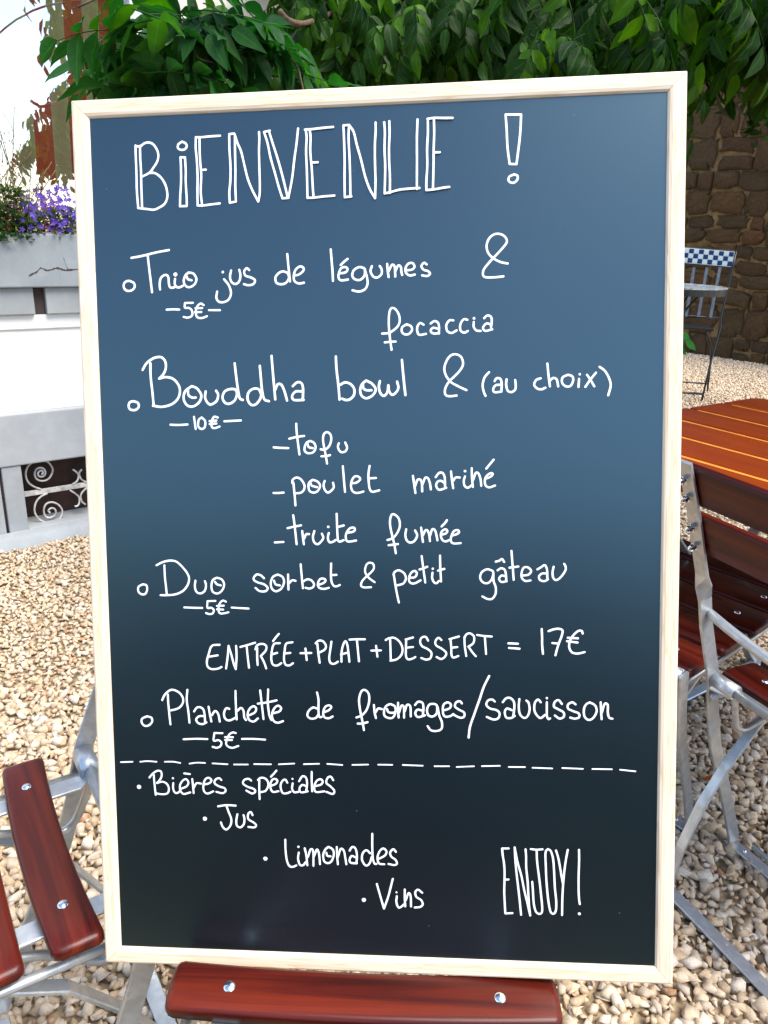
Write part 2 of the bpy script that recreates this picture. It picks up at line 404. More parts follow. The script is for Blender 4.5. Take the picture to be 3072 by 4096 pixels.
# ------------------------------------------------------------------ house facade (left)
house = empty('house', label='pale house front with bluestone plinth and a low cellar opening, left behind the board', cat='house')
HM = Matrix.Identity(4); HM[0][0], HM[1][0] = FD[0], FD[1]; HM[0][1], HM[1][1] = -FN[0], -FN[1]; HM[0][3], HM[1][3] = F0[0], F0[1]
house.matrix_world = HM          # local: x along the wall, -y out of the wall, z up
A0, A1 = -1.6, 1.25
def hp(name, lo, hi, mat, bevel=0.0, parent=house, **k): return link(name, box_mesh(name, lo, hi, mat, bevel), None, parent, **k)
hp('wall', (A0, 0.012, 0.505), (A1, 0.30, 0.80), WHITE)
hp('wall', (A0, 0.004, 0.801), (A1, 0.30, 0.853), WHITE, 0.004)
hp('wall', (0.78, 0.012, 0.955), (A1, 0.30, 3.2), BEIGEW)
hp('wall', (A0, 0.012, 2.35), (0.779, 0.30, 3.2), WHITE)
hp('wall', (A0, 0.012, 0.955), (-1.15, 0.30, 2.349), WHITE)
hp('sill_course', (A0, -0.015, 0.854), (0.222, 0.30, 0.948), BLUESTONE, 0.004)
hp('sill_course', (0.262, -0.015, 0.854), (A1, 0.30, 0.948), BLUESTONE, 0.004)
hp('sill_patch', (0.223, 0.004, 0.854), (0.261, 0.30, 0.948), DARKIN)
hp('plinth_band', (A0, -0.012, 0.307), (A1, 0.30, 0.504), BLUESTONE, 0.006)
hp('plinth_block', (A0, -0.004, 0.0), (0.030, 0.30, 0.306), BLUESTONE, 0.004)
hp('plinth_block', (0.040, -0.006, 0.0), (0.109, 0.30, 0.306), BLUESTONE, 0.004)
hp('plinth_block', (0.86, -0.006, 0.0), (A1, 0.30, 0.306), BLUESTONE, 0.004)
hp('joint_gap', (0.0305, 0.012, 0.0), (0.0395, 0.2, 0.306), DARKIN)  # dark filler in the joint between two plinth blocks
hp('cellar_back', (0.1095, 0.13, 0.0), (0.8595, 0.30, 0.306), RUST)
def ledge():
    rng = random.Random(3); bm = bmesh.new(); N = 60; rows = []
    for i in range(N+1):
        a = A0+(A1-A0)*i/N; o = 0.055+0.012*noise.noise(Vector((a*6, 1, 0)))+0.006*rng.random(); h = 0.044+0.006*noise.noise(Vector((a*9, 4, 0)))
        rows.append([bm.verts.new(p) for p in ((a, -0.005, h+0.004), (a, -o*0.6, h), (a, -o, h*0.75), (a, -o-0.018, -0.02))])
    for i in range(N):
        for k in range(3): bm.faces.new((rows[i][k], rows[i+1][k], rows[i+1][k+1], rows[i][k+1]))
    return from_bm('footing_ledge', bm, BLUESTONE, True)
link('footing_ledge', ledge(), None, house)
hp('cellar_sill', (0.1095, -0.004, -0.02), (0.8595, 0.129, 0.050), BLUESTONE, 0.004)
# scrolled iron grille in the cellar opening
gr = link('grille', box_mesh('grille', (0.1095, 0.045, 0.163), (0.8595, 0.053, 0.184), WORN, 0.002), None, house)
SCROLL_TOP = [(0.189,0.2452),(0.1945,0.2469),(0.1948,0.2553),(0.1866,0.2603),(0.1773,0.2515),(0.1792,0.2383),(0.1939,0.2348),(0.2044,0.2453),(0.2019,0.2623),(0.1879,0.2718),(0.1724,0.267),(0.1648,0.2499),(0.1683,0.2309),(0.1821,0.2194),(0.2038,0.2176),(0.2222,0.2313),(0.2325,0.2538),(0.2284,0.2729),(0.2183,0.2892),(0.1946,0.3019),(0.1677,0.2987),(0.1465,0.2856),(0.135,0.2656),(0.1328,0.2441),(0.1388,0.2193),(0.1565,0.1996),(0.1817,0.1840)]
SCROLL_BOT = [(0.2037,0.0815),(0.1987,0.0921),(0.2081,0.0999),(0.2199,0.0976),(0.2262,0.0848),(0.2203,0.0686),(0.2023,0.0618),(0.1859,0.0697),(0.1812,0.0935),(0.1882,0.1151),(0.2022,0.1246),(0.2225,0.1219),(0.2416,0.105),(0.2505,0.0801),(0.2416,0.0547),(0.2207,0.0425),(0.193,0.0424),(0.1642,0.0588),(0.1489,0.0885),(0.1496,0.1149),(0.1597,0.1393),(0.1801,0.1563),(0.2027,0.1640)]
CS = [[(0.3083,0.2455),(0.3227,0.23),(0.3271,0.2141),(0.3192,0.1945),(0.2988,0.184)],[(0.3431,0.24),(0.3326,0.2303),(0.3312,0.2153),(0.339,0.1969),(0.3557,0.184)],[(0.2884,0.162),(0.3087,0.1426),(0.3206,0.125),(0.3201,0.1056),(0.3127,0.0915),(0.3001,0.0907)],[(0.3562,0.1615),(0.3358,0.1455),(0.3269,0.1277),(0.3302,0.1057),(0.3432,0.0904)]]
for P in (SCROLL_TOP, SCROLL_BOT, *CS):
    for dx, fl in ((0.0, 1), (0.658, -1)):
        if dx: pts = [(0.1095+0.8595-a-0.0, 0.044, z) for a, z in P]
        else: pts = [(a, 0.044, z) for a, z in P]
        link('scroll', tube_mesh('scroll', catmull(pts, 4), 0.0038, WORN, 7), None, gr)
# window behind the planter: frame, pane; curtain inside
wf = link('window_frame', box_mesh('window_frame', (0.70, 0.13, 0.955), (0.779, 0.20, 2.349), WHITEF, 0.006), None, house)
link('window_frame', box_mesh('window_frame', (-1.149, 0.13, 0.955), (-1.06, 0.20, 2.349), WHITEF, 0.006), None, house)
link('window_frame', box_mesh('window_frame', (-1.059, 0.133, 0.955), (0.699, 0.20, 1.00), WHITEF, 0.006), None, house)
link('window_frame', box_mesh('window_frame', (-1.059, 0.133, 2.29), (0.699, 0.20, 2.349), WHITEF, 0.006), None, house)
kg = M('window glass'); kg.t.nodes.remove(kg.b)
gl = kg.n('ShaderNodeBsdfGlossy'); gl.inputs['Roughness'].default_value = 0.012; gl.inputs['Color'].default_value = (0.97, 0.98, 1, 1)
tp = kg.n('ShaderNodeBsdfTransparent'); tp.inputs['Color'].default_value = (0.92, 0.94, 0.93, 1)
mx = kg.n('ShaderNodeMixShader'); mx.inputs[0].default_value = 0.56
kg.l(tp.outputs[0], mx.inputs[1]); kg.l(gl.outputs[0], mx.inputs[2]); kg.l(mx.outputs[0], kg.out.inputs[0])
gn = kg.noise(kg.coord(), 2.2, 2); bp = kg.n('ShaderNodeBump'); bp.inputs['Strength'].default_value = 0.25; bp.inputs['Distance'].default_value = 0.004
kg.l(gn, bp.inputs['Height']); kg.l(bp.outputs[0], gl.inputs['Normal'])
GLASS = kg.m
link('window_pane', mesh('window_pane', [(-1.0599, 0.16, 1.0), (0.6999, 0.16, 1.0), (0.6999, 0.16, 2.29), (-1.0599, 0.16, 2.29)], [(0, 1, 2, 3)], GLASS), None, house)
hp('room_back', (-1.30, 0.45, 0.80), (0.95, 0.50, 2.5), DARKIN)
def curtain():
    kc = M('striped curtain'); uv = kc.n('ShaderNodeUVMap'); sx = kc.n('ShaderNodeSeparateXYZ'); kc.l(uv.outputs[0], sx.inputs[0])
    f = kc.math('FRACT', kc.math('MULTIPLY', sx.outputs[0], 1/0.128))
    c = kc.ramp(f, [(0.0, (0.78, 0.10, 0.06)), (0.56, (0.80, 0.68, 0.36))], 'CONSTANT')
    th = kc.noise(kc.coord('Object', (900, 900, 60)), 1, 2)
    kc.col(kc.mix(kc.math('MULTIPLY', th, 0.2), c, (0.4, 0.3, 0.2))).set(Roughness=0.85)
    tr = kc.n('ShaderNodeBsdfTranslucent'); kc.l(c, tr.inputs[0]); ms = kc.n('ShaderNodeMixShader'); ms.inputs[0].default_value = 0.2
    kc.l(kc.b.outputs[0], ms.inputs[1]); kc.l(tr.outputs[0], ms.inputs[2]); kc.l(ms.outputs[0], kc.out.inputs[0])
    nx, nz = 260, 10; v = []; uvs = []
    for j in range(nz+1):
        z = 0.97+(2.30-0.97)*j/nz
        for i in range(nx+1):
            a = -1.12+1.86*i/nx
            y = 0.225+0.013*math.sin(a*2*PI/0.128+0.7+0.2*math.sin(z*2))+0.009*math.sin(a*41+z*1.4)
            v.append((a, y, z)); uvs.append((a+1.20-0.035*(z-1.2), z))
    f_ = [(j*(nx+1)+i, j*(nx+1)+i+1, (j+1)*(nx+1)+i+1, (j+1)*(nx+1)+i) for j in range(nz) for i in range(nx)]
    me = mesh('curtain', v, f_, kc.m, True); ul = me.uv_layers.new(name='UVMap')
    for p in me.polygons:
        for li, vi in zip(p.loop_indices, p.vertices): ul.data[li].uv = uvs[vi]
    return me
cu = link('curtain', curtain(), label='red and beige striped curtain hanging behind the house window', cat='curtain'); cu.matrix_world = HM
# thin black drain rod on the wall right of the window
pr = link('wall_cable', tube_mesh('wall_cable', [(0.80, -0.02, 0.95), (0.802, -0.02, 1.6), (0.80, -0.02, 3.1)], 0.006, BLACKM, 8), label='thin black rod running up the pale wall beside the window', cat='pole'); pr.matrix_world = HM

# ------------------------------------------------------------------ planter with flowers
pl_ = empty('planter', label='cracked grey stone planter trough along the window sill, filled with flowers', cat='planter'); pl_.matrix_world = HM
link('trough_wall', box_mesh('trough_wall', (-1.14, -0.035, 0.949), (0.62, -0.012, 1.130), ZINCTROUGH, 0.005), None, pl_)
link('trough_wall', box_mesh('trough_wall', (-1.14, 0.100, 0.949), (0.62, 0.123, 1.130), ZINCTROUGH, 0.005), None, pl_)
link('trough_wall', box_mesh('trough_wall', (0.597, -0.0115, 0.949), (0.62, 0.0995, 1.129), ZINCTROUGH, 0.003), None, pl_)
CRACK = [(0.2087,0.9893),(0.2246,0.9969),(0.2374,1.003),(0.2509,1.0153),(0.2684,1.0077),(0.284,1.0092),(0.3064,1.0154),(0.3308,1.0083),(0.3563,1.0093),(0.3805,1.0109),(0.42,1.005),(0.5,1.012)]
def crack_mesh(P, w):
    v, f = [], []; rng = random.Random(5)
    P = catmull([(a, -0.0358, z) for a, z in P], 5)
    for i, p in enumerate(P):
        ww = w*(0.4+0.9*rng.random()); v += [(p.x, p.y, p.z-ww), (p.x, p.y, p.z+ww)]
    for i in range(len(P)-1): f.append((2*i, 2*i+2, 2*i+3, 2*i+1))
    return mesh('crack', v, f, DARKIN)
link('crack', crack_mesh(CRACK, 0.0028), None, pl_)
link('crack', crack_mesh([(0.331, 1.050), (0.334, 1.04), (0.338, 1.022), (0.345, 1.010)], 0.0022), None, pl_)
link('crack', crack_mesh([(0.310, 1.013), (0.3115, 0.99), (0.3108, 0.978)], 0.0022), None, pl_)
link('soil', box_mesh('soil', (-1.139, -0.0115, 0.956), (0.5965, 0.0995, 1.112), SOIL), None, pl_)

# leaflet: pointed oval, folded along the midrib, drooping tip
def leaflet(L=0.066, Wd=0.030, fold=0.25, droop=0.35, seed=0, n=6):
    rng = random.Random(seed); v, uv, f = [], [], []
    prof = [0.0, 0.62, 0.98, 1.0, 0.80, 0.42, 0.0] if n == 6 else [0.0, 0.9, 0.8, 0.0]
    n = len(prof)-1
    for i in range(n+1):
        t = i/n; w = Wd/2*prof[i]*(1+0.10*rng.uniform(-1, 1)); x = L*t; z = -droop*L*t*t+0.02*L*math.sin(t*9+seed)
        for s in (-1, 0, 1):
            v.append((x, s*w, z+abs(s)*w*fold+0.05*w*math.sin(i*2.7+s))); uv.append((0.5+0.5*s, t))
    for i in range(n):
        for s in (0, 1):
            a = i*3+s; f.append((a, a+3, a+4, a+1))
    return np.array(v), uv, f
def frond_data(seed, npair=5, L=0.24, scale=1.0, hang=1.0, simple=False):
    rng = random.Random(seed); V, F, UV = [], [], []
    def add(v, f, uv):
        o = len(V); V.extend([tuple(p) for p in v]); F.extend([tuple(a+o for a in q) for q in f]); UV.extend(uv)
    R = []
    for i in range(9):
        t = i/8; R.append(Vector((L*t*(1-0.15*t), 0.01*math.sin(t*3+seed), -L*0.38*hang*t*t)))
    for i in range(8):      # rachis, three sided
        a, b = R[i], R[i+1]; r = 0.0014*(1-0.5*i/8)
        q = [(a.x, a.y+r, a.z), (a.x, a.y-r, a.z), (a.x, a.y, a.z+r*1.4), (b.x, b.y+r, b.z), (b.x, b.y-r, b.z), (b.x, b.y, b.z+r*1.4)]
        add(q, [(0, 1, 4, 3), (1, 2, 5, 4), (2, 0, 3, 5)], [(0.3, 0.05)]*6)
    items = [(0.22+0.72*k/npair, s) for k in range(npair) for s in (-1, 1)]+[(1.0, 0)]
    for t, s in items:
        i = min(7, int(t*8)); p = R[i].lerp(R[i+1], min(1, t*8-i)) if t < 1 else R[8]
        tg = (R[i+1]-R[i]).normalized()
        d = (tg*rng.uniform(0.35, 0.6)+Vector((0, s, 0))*rng.uniform(0.7, 1.0)+Vector((0, 0, -1))*hang*rng.uniform(0.45, 1.1)) if s else tg+Vector((0, 0, -0.5*hang))
        d.normalize()
        up = Vector((rng.uniform(-.3, .3)+0.25, -s*0.2+rng.uniform(-.3, .3), 1.0)); up = (up-d*up.dot(d)).normalized(); sd_ = up.cross(d)
        sc = scale*rng.uniform(0.8, 1.15)*(1-0.2*abs(t-0.55))
        lv, luv, lf = leaflet(0.064*sc, 0.0295*sc, rng.uniform(0.15, 0.5), rng.uniform(0.1, 0.6), rng.randint(0, 99), 3 if simple else 6)
        add([p+d*q[0]+sd_*q[1]+up*q[2] for q in lv], lf, luv)
    return V, F, UV
def uv_mesh(name, V, F, UV, mat, smooth=True):
    me = mesh(name, V, F, mat, smooth); ul = me.uv_layers.new(name='UVMap')
    vi = np.zeros(len(me.loops), np.int32); me.loops.foreach_get('vertex_index', vi)
    ul.data.foreach_set('uv', np.asarray(UV, np.float32)[vi].ravel())
    return me
def orient(p, yaw, pitch, roll, s=1.0):
    return Matrix.Translation(p) @ Matrix.Rotation(yaw, 4, 'Z') @ Matrix.Rotation(pitch, 4, 'Y') @ Matrix.Rotation(roll, 4, 'X') @ Matrix.Scale(s, 4)
def joined_fronds(name, mats, data, mat, parent):
    V, F, UV = [], [], []; off = 0; fv = []
    arr = [(np.array(v), f, np.array(u)) for v, f, u in data]
    for m_, k in mats:
        v, f, u = arr[k]; M3 = np.array(m_.to_3x3()); t = np.array(m_.translation)
        V.append(v@M3.T+t); UV.append(u); fv.append((off, k)); off += len(v)
    faces = []
    for o, k in fv: faces.extend([tuple(a+o for a in q) for q in arr[k][1]])
    return link(name, uv_mesh(name, np.concatenate(V), faces, np.concatenate(UV), mat), None, parent, kind='stuff')

rv = random.Random(21)
FR = [frond_data(s, rv.choice([4, 5, 5, 6]), rv.uniform(0.20, 0.27), 1.0, rv.uniform(0.8, 1.4)) for s in range(8)]
FRM = [uv_mesh('leaf_spray', *d, LEAF) for d in FR]
FRS = [frond_data(s+50, 5, 0.24, 1.1, 1.2, True) for s in range(6)]
# big vine over the terrace, right
vine = empty('climbing_vine', (1.9, 3.6, 0.12), label='dense climbing vine with hanging dark green leaves above the top right of the board', cat='vine')
VI = Matrix.Translation((-1.9, -3.6, -0.12))
def put_spray(mes, mtx, parent, inv, mat=None):
    o = bpy.data.objects.new('leaf_spray', mes); C.objects.link(o); o.parent = parent; o.matrix_local = inv @ mtx
    return o
def cam_uv(p):
    d = Vector(p)-Vector((0, 0, 1.19)); z = d.dot(CAM_FWD); return 1536+3076*d.dot(CAM_RIGHT)/z, 2048+3076*d.dot(CAM_DOWN)/z
def from_px(px, py, Y):
    d = CAM_RIGHT*((px-1536)/3076)+CAM_DOWN*((py-2048)/3076)+CAM_FWD
    return Vector((0, 0, 1.19))+d*(Y/d.y)
def lower_edge(px):           # how far down the vine hangs, as seen along the terrace edge
    pts = [(1000, 250), (1400, 330), (1700, 300), (2000, 330), (2400, 330), (2640, 290), (2740, 90), (2790, 20), (2900, -60), (2990, 0), (3100, 90), (3400, 220)]
    for (a, b), (c, d) in zip(pts, pts[1:]):
        if px <= c: return b+(d-b)*max(0, (px-a))/(c-a)
    return 330
front = []
for i in range(232):
    px = rv.uniform(1180, 3250); Y = rv.uniform(1.75, 2.3) if px > 2050 else rv.uniform(2.3, 2.9); top = -260
    py = top+(lower_edge(px)-150-top)*math.sqrt(rv.random())
    front.append((from_px(px, py, Y), rv.uniform(-PI, PI)))
for p, yaw in front:
    put_spray(rv.choice(FRM), orient(p, yaw, rv.uniform(0.1, 0.9), rv.uniform(-.4, .4), rv.uniform(0.85, 1.15)), vine, VI)
back = []
for i in range(1500):
    px = rv.uniform(1120, 3500); Y = rv.uniform(2.0, 3.6) if px > 2050 else rv.uniform(2.6, 3.8)
    py = -700+(lower_edge(px)-110+700)*rv.random()**0.55
    if px < 1400: py -= 60
    p = from_px(px, py, Y)
    if p.z > 2.75: continue
    back.append((orient(p, rv.uniform(-PI, PI), rv.uniform(-.1, 0.9), rv.uniform(-.5, .5), rv.uniform(0.9, 1.2)), rv.randrange(6)))
for i in range(480):          # unseen leaf roof, added to shade the vine and stone wall
    p = Vector((rv.uniform(0.7, 3.8), rv.uniform(2.4, 5.2), rv.uniform(2.55, 2.95)))
    back.append((orient(p, rv.uniform(-PI, PI), rv.uniform(0, .6), 0, 1.7), rv.randrange(6)))
for i in range(250):  # front part of the added roof, shaped to clear the window reflection
    p = Vector((rv.uniform(0.2, 3.0), rv.uniform(1.1, 2.4), rv.uniform(2.42, 2.8)))
    if p.x < 0.9 or p.y < 2.45-0.84*p.x: continue
    back.append((orient(p, rv.uniform(-PI, PI), rv.uniform(0, .6), 0, 1.6), rv.randrange(6)))
for i in range(16):           # trailing shoots at the right edge
    p = from_px(rv.uniform(3000, 3120), rv.uniform(180, 330), rv.uniform(2.5, 2.8)); back.append((orient(p, rv.uniform(-PI, PI), 1.3, 0, 0.7), rv.randrange(6)))
joined_fronds('foliage', [(VI @ a, k) for a, k in back], FRS, LEAF, vine)
def branch(name, P, r0, r1, parent, inv):
    P = catmull(P, 6); n = len(P); return link(name, tube_mesh(name, [inv @ p for p in P], [r0+(r1-r0)*i/(n-1) for i in range(n)], BARK, 8), None, parent)
branch('trunk', [(1.9, 3.6, 0.1), (1.86, 3.55, 0.9), (1.93, 3.5, 1.7), (1.7, 3.3, 2.3), (1.2, 2.8, 2.45)], 0.05, 0.02, vine, VI)
branch('branch', [(1.7, 3.3, 2.3), (1.2, 2.9, 2.35), (0.8, 2.8, 2.35), (0.5, 2.75, 2.3)], 0.02, 0.010, vine, VI)
branch('branch', [from_px(1118, 42, 2.3), from_px(1150, 78, 2.32), from_px(1210, 96, 2.35), from_px(1290, 70, 2.6), from_px(1400, 20, 2.9)], 0.007, 0.009, vine, VI)
branch('branch', [(1.2, 2.8, 2.45), (1.5, 2.2, 2.1), (1.2, 1.9, 1.9), (0.8, 1.8, 1.85)], 0.018, 0.006, vine, VI)
for a in ((2766, 350, 2800, 480, 2.6), (2870, 350, 2890, 480, 2.7), (2990, 230, 3060, 215, 2.4)):
    link('tendril', tube_mesh('tendril', [VI @ from_px(a[0], a[1], a[4]), VI @ from_px((a[0]+a[2])/2-8, (a[1]+a[3])/2, a[4]), VI @ from_px(a[2], a[3], a[4])], 0.0016, STEM, 5), None, vine)
# small vine clump in front of the window, left
vin2 = empty('vine_shoot', (-0.55, 1.9, 0), label='bright leafy vine shoot spreading in front of the window, above the board at left', cat='vine')
V2 = Matrix.Translation((0.55, -1.9, 0))
FR2 = [frond_data(s+200, rv.choice([3, 3, 4]), rv.uniform(0.16, 0.20), 1.12, rv.uniform(0.1, 0.5)) for s in range(6)]
FRM2 = [uv_mesh('leaf_spray', *d, LEAF2) for d in FR2]
CL = [(430, 110), (520, 70), (620, 30), (700, 90), (820, 60), (900, 140), (560, 190), (680, 200), (780, 230), (900, 260), (1010, 230), (1040, 120), (1120, 180), (430, 330), (500, 280), (560, 330), (660, 330), (760, 330), (870, 340), (980, 330), (1080, 300), (1180, 250), (1160, 330), (1240, 330), (620, 120), (760, 150), (860, 180), (380, 230), (470, 210), (720, -20), (840, -30), (560, -40), (980, 20), (920, 80), (1000, 170), (700, 280), (820, 290), (600, 250), (540, 140), (780, 20)]
for i, (px, py) in enumerate(CL):
    for rep in range(2 if i % 3 == 0 else 1):
        Y = rv.uniform(1.42, 1.72)
        p = from_px(max(450, px+40)+rv.uniform(-30, 30), py+rv.uniform(-25, 25), Y)
        a = math.atan2(330-py-120, px-720)            # fan outwards
        yaw = PI if px < 700 else 0.0
        yaw += rv.uniform(-1.2, 1.2)
        s = rv.uniform(0.85, 1.15)
        off = Vector((math.cos(yaw), math.sin(yaw), 0))*0.08*s
        o = put_spray(rv.choice(FRM2), orient(p-off, yaw, rv.uniform(-0.35, 0.55), rv.uniform(-.9, .9), s), vin2, V2)
br = [(0.5, 2.75, 2.3), (-0.1, 2.3, 2.15), (-0.30, 2.0, 1.90), (-0.34, 1.75, 1.72), (-0.38, 1.6, 1.56), (-0.30, 1.55, 1.46)]
branch('stem', br, 0.005, 0.003, vin2, V2)
branch('stem', [(-0.34, 1.75, 1.72), (-0.45, 1.6, 1.6), (-0.55, 1.5, 1.52)], 0.004, 0.002, vin2, V2)
branch('stem', [from_px(1130, 210, 1.5), from_px(1185, 260, 1.5), from_px(1205, 330, 1.5), from_px(1222, 400, 1.5)], 0.0022, 0.0018, vin2, V2)
branch('stem', [from_px(775, 200, 1.42), from_px(800, 235, 1.42), from_px(850, 250, 1.42)], 0.0018, 0.0012, vin2, V2)

# plants in the planter
def hw(a, out, z): return Vector((F0[0]+FD[0]*a+FN[0]*out, F0[1]+FD[1]*a+FN[1]*out, z))
camp = empty('bellflower', tuple(hw(0.35, -0.02, 1.12)), label='violet bellflower plant in bloom at the right of the stone planter', cat='flower')
CI = camp.matrix_world.copy(); CI = Matrix.Translation(-Vector(camp.location))
fl_v, fl_f, fl_u = [], [], []
for k in range(5):
    a = k*2*PI/5; d = Vector((math.cos(a), math.sin(a), 0)); s = Vector((-d.y, d.x, 0)); o = len(fl_v)
    for q in ((0, 0, 0), (0.5, -0.32, 0.15), (0.5, 0.32, 0.15), (1.0, 0, 0.12)):
        p = d*q[0]*0.0105+s*q[1]*0.0105+Vector((0, 0, q[2]*0.0105)); fl_v.append(tuple(p)); fl_u.append((0.5+q[1], q[0]))
    fl_f += [(o, o+1, o+3, o+2)]
FLM = uv_mesh('flower', fl_v, fl_f, fl_u, PETAL)
for i in range(150):
    a = rv.gauss(0.335, 0.075); a = min(0.52, max(0.20, a)); z = 1.135+rv.random()**0.8*(0.155-abs(a-0.36)*0.45); out = rv.uniform(-0.10, 0.03)+0.03
    p = hw(a, out, z)
    o = bpy.data.objects.new('flower', FLM); C.objects.link(o); o.parent = camp
    dr = Vector((FN[0]+rv.uniform(-.7, .7), FN[1]+rv.uniform(-.7, .7), rv.uniform(-0.1, 0.9)))
    o.matrix_local = CI @ Matrix.Translation(p) @ dr.to_track_quat('Z', 'Y').to_matrix().to_4x4() @ Matrix.Scale(rv.uniform(0.8, 1.35), 4)
def leaf_stuff(name, items, mat, parent, inv):
    V, F, UV = [], [], []
    for p, d, L, w in items:
        up = Vector((rv.uniform(-.5, .5), rv.uniform(-.5, .5), 1)); d = d.normalized(); up = (up-d*up.dot(d)).normalized(); sd_ = up.cross(d)
        lv, lu, lf = leaflet(L, w, 0.3, 0.3, rv.randint(0, 50), 3); o = len(V)
        V += [inv @ (p+d*q[0]+sd_*q[1]+up*q[2]) for q in lv]; UV += lu; F += [tuple(a+o for a in q) for q in lf]
    return link(name, uv_mesh(name, V, F, UV, mat), None, parent, kind='stuff')
its = []
for i in range(900):
    a = rv.uniform(0.22, 0.60); its.append((hw(a, rv.uniform(-0.06, 0.05), 1.12+rv.random()*(0.10-abs(a-0.38)*0.2)), Vector((rv.uniform(-1, 1), rv.uniform(-1, 1), rv.uniform(0, 1))), rv.uniform(0.012, 0.022), 0.010))
leaf_stuff('foliage', its, LEAF3, camp, CI)
wis = empty('wispy_plant', tuple(hw(0.05, -0.02, 1.12)), label='tall wispy verbena with thin bare stems at the left of the planter', cat='plant')
WI = Matrix.Translation(-Vector(wis.location))
for i in range(30):
    a = rv.uniform(-0.08, 0.24); z1 = 1.13+rv.uniform(0.12, 0.48); lean = rv.uniform(-0.10, 0.12)
    P = [hw(a, 0.0, 1.12), hw(a+lean*0.3, 0.01, 1.12+(z1-1.12)*0.5), hw(a+lean, 0.03*rv.random(), z1)]
    link('stem', tube_mesh('stem', [WI @ p for p in catmull(P, 4)], 0.0014, STEM, 5), None, wis)
    for k in range(3):
        t = rv.uniform(0.4, 0.9); q = P[0].lerp(P[2], t); e = q+Vector((rv.uniform(-.06, .06), rv.uniform(-.03, .03), rv.uniform(0.03, 0.09)))
        link('stem', tube_mesh('stem', [WI @ q, WI @ (q.lerp(e, 0.5)+Vector((0.006, 0, 0))), WI @ e], 0.0010, STEM, 4), None, wis)
its = []
for i in range(1500):
    a = rv.uniform(-0.12, 0.235); z = 1.10+rv.random()**1.6*0.17; its.append((hw(a, rv.uniform(-0.05, 0.05), z), Vector((rv.uniform(-1, 1), rv.uniform(-1, 1), rv.uniform(0, 1.4))), rv.uniform(0.018, 0.04), 0.012))
for i in range(220):
    a = rv.uniform(-0.05, 0.22); z = 1.20+rv.random()*0.28; its.append((hw(a, rv.uniform(-0.03, 0.04), z), Vector((rv.uniform(-1, 1), rv.uniform(-1, 1), rv.uniform(-0.5, 1))), rv.uniform(0.010, 0.018), 0.005))
leaf_stuff('foliage', its, LEAF3, wis, WI)

# ------------------------------------------------------------------ stone wall, right and behind
swall = empty('stone_wall', (W0[0], W0[1], 0.12), label='old brown rubble stone wall with lime mortar behind the bistro chair', cat='wall')
SM = Matrix.Identity(4); SM[0][0], SM[1][0] = WD[0], WD[1]; SM[0][1], SM[1][1] = -WN[0], -WN[1]; SM[0][3], SM[1][3], SM[2][3] = W0[0], W0[1], 0.12
swall.matrix_world = SM      # local x along the wall to the right, -y towards the terrace
def mortar_mesh():
    nx, nz = 150, 70; v = []
    for j in range(nz+1):
        for i in range(nx+1):
            x = -5.0+7.4*i/nx; z = -0.15+3.7*j/nz
            y = 0.0+0.018*noise.noise(Vector((x*5, z*5, 0)))+0.010*noise.noise(Vector((x*19, z*19, 3)))
            v.append((x, y, z))
    f = [(j*(nx+1)+i, j*(nx+1)+i+1, (j+1)*(nx+1)+i+1, (j+1)*(nx+1)+i) for j in range(nz) for i in range(nx)]
    return mesh('mortar', v, f, MORTAR, True)
link('mortar', mortar_mesh(), None, swall)
link('core', box_mesh('core', (-5.0, 0.05, -0.2), (2.4, 0.5, 3.55), MORTAR), None, swall)
def rock_mesh(seed):
    rng = random.Random(seed); bm = bmesh.new(); N = 22; rings = []
    ph = rng.uniform(0, 9)
    for (r, y) in ((1.0, 0.10), (0.98, -0.35), (0.86, -0.72), (0.55, -0.95)):
        ring = []
        for k in range(N):
            a = 2*PI*k/N; c, s = math.cos(a), math.sin(a); p = rng.choice([0.34, 0.42, 0.5])
            x = math.copysign(abs(c)**p, c); z = math.copysign(abs(s)**p, s)
            w = 1+0.22*noise.noise(Vector((c*1.3+ph, s*1.3, seed)))+0.26*noise.noise(Vector((c*4+ph, s*4, seed)))
            ring.append(bm.verts.new((0.5*x*r*w, y*(1+0.35*noise.noise(Vector((x*1.7, z*1.7, seed+r*2)))), 0.5*z*r*w)))
        rings.append(ring)
    for i in range(3):
        for k in range(N): bm.faces.new((rings[i][k], rings[i][(k+1) % N], rings[i+1][(k+1) % N], rings[i+1][k]))
    cv = bm.verts.new((0.05*rng.uniform(-1, 1), -1.02+0.15*rng.uniform(-1, 1), 0.05*rng.uniform(-1, 1)))
    for k in range(N): bm.faces.new((rings[3][k], rings[3][(k+1) % N], cv))
    return from_bm('stone', bm, ROCK, True)
RK = [rock_mesh(i) for i in range(14)]
z = -0.03; row = 0; rr = random.Random(11); cnt = 0
while z < 3.3 and cnt < 296:
    h = rr.choice([0.13, 0.17, 0.22, 0.28]) if row else 0.24
    x = -1.0+rr.uniform(-.2, 0)
    if z > 2.2: x = -0.6
    while x < 1.6 and cnt < 296:
        w = rr.choice([rr.uniform(0.14, 0.22), rr.uniform(0.22, 0.34), rr.uniform(0.28, 0.44)])
        parts_ = [(z, h)] if rr.random() > 0.18 else [(z, h*0.5), (z+h*0.5, h*0.5)]
        for zz, hh in parts_:
            g_ = rr.uniform(0.004, 0.026)
            o = bpy.data.objects.new('stone', rr.choice(RK)); C.objects.link(o); o.parent = swall; cnt += 1
            o.matrix_local = Matrix.Translation((x+w/2, -0.005, zz+hh/2+rr.uniform(-.012, .012))) @ Matrix.Rotation(rr.uniform(-.12, .12), 4, 'Y') @ Matrix.Diagonal((w-g_, rr.uniform(0.014, 0.036), hh-g_*0.9, 1))
        x += w
    z += h; row += 1

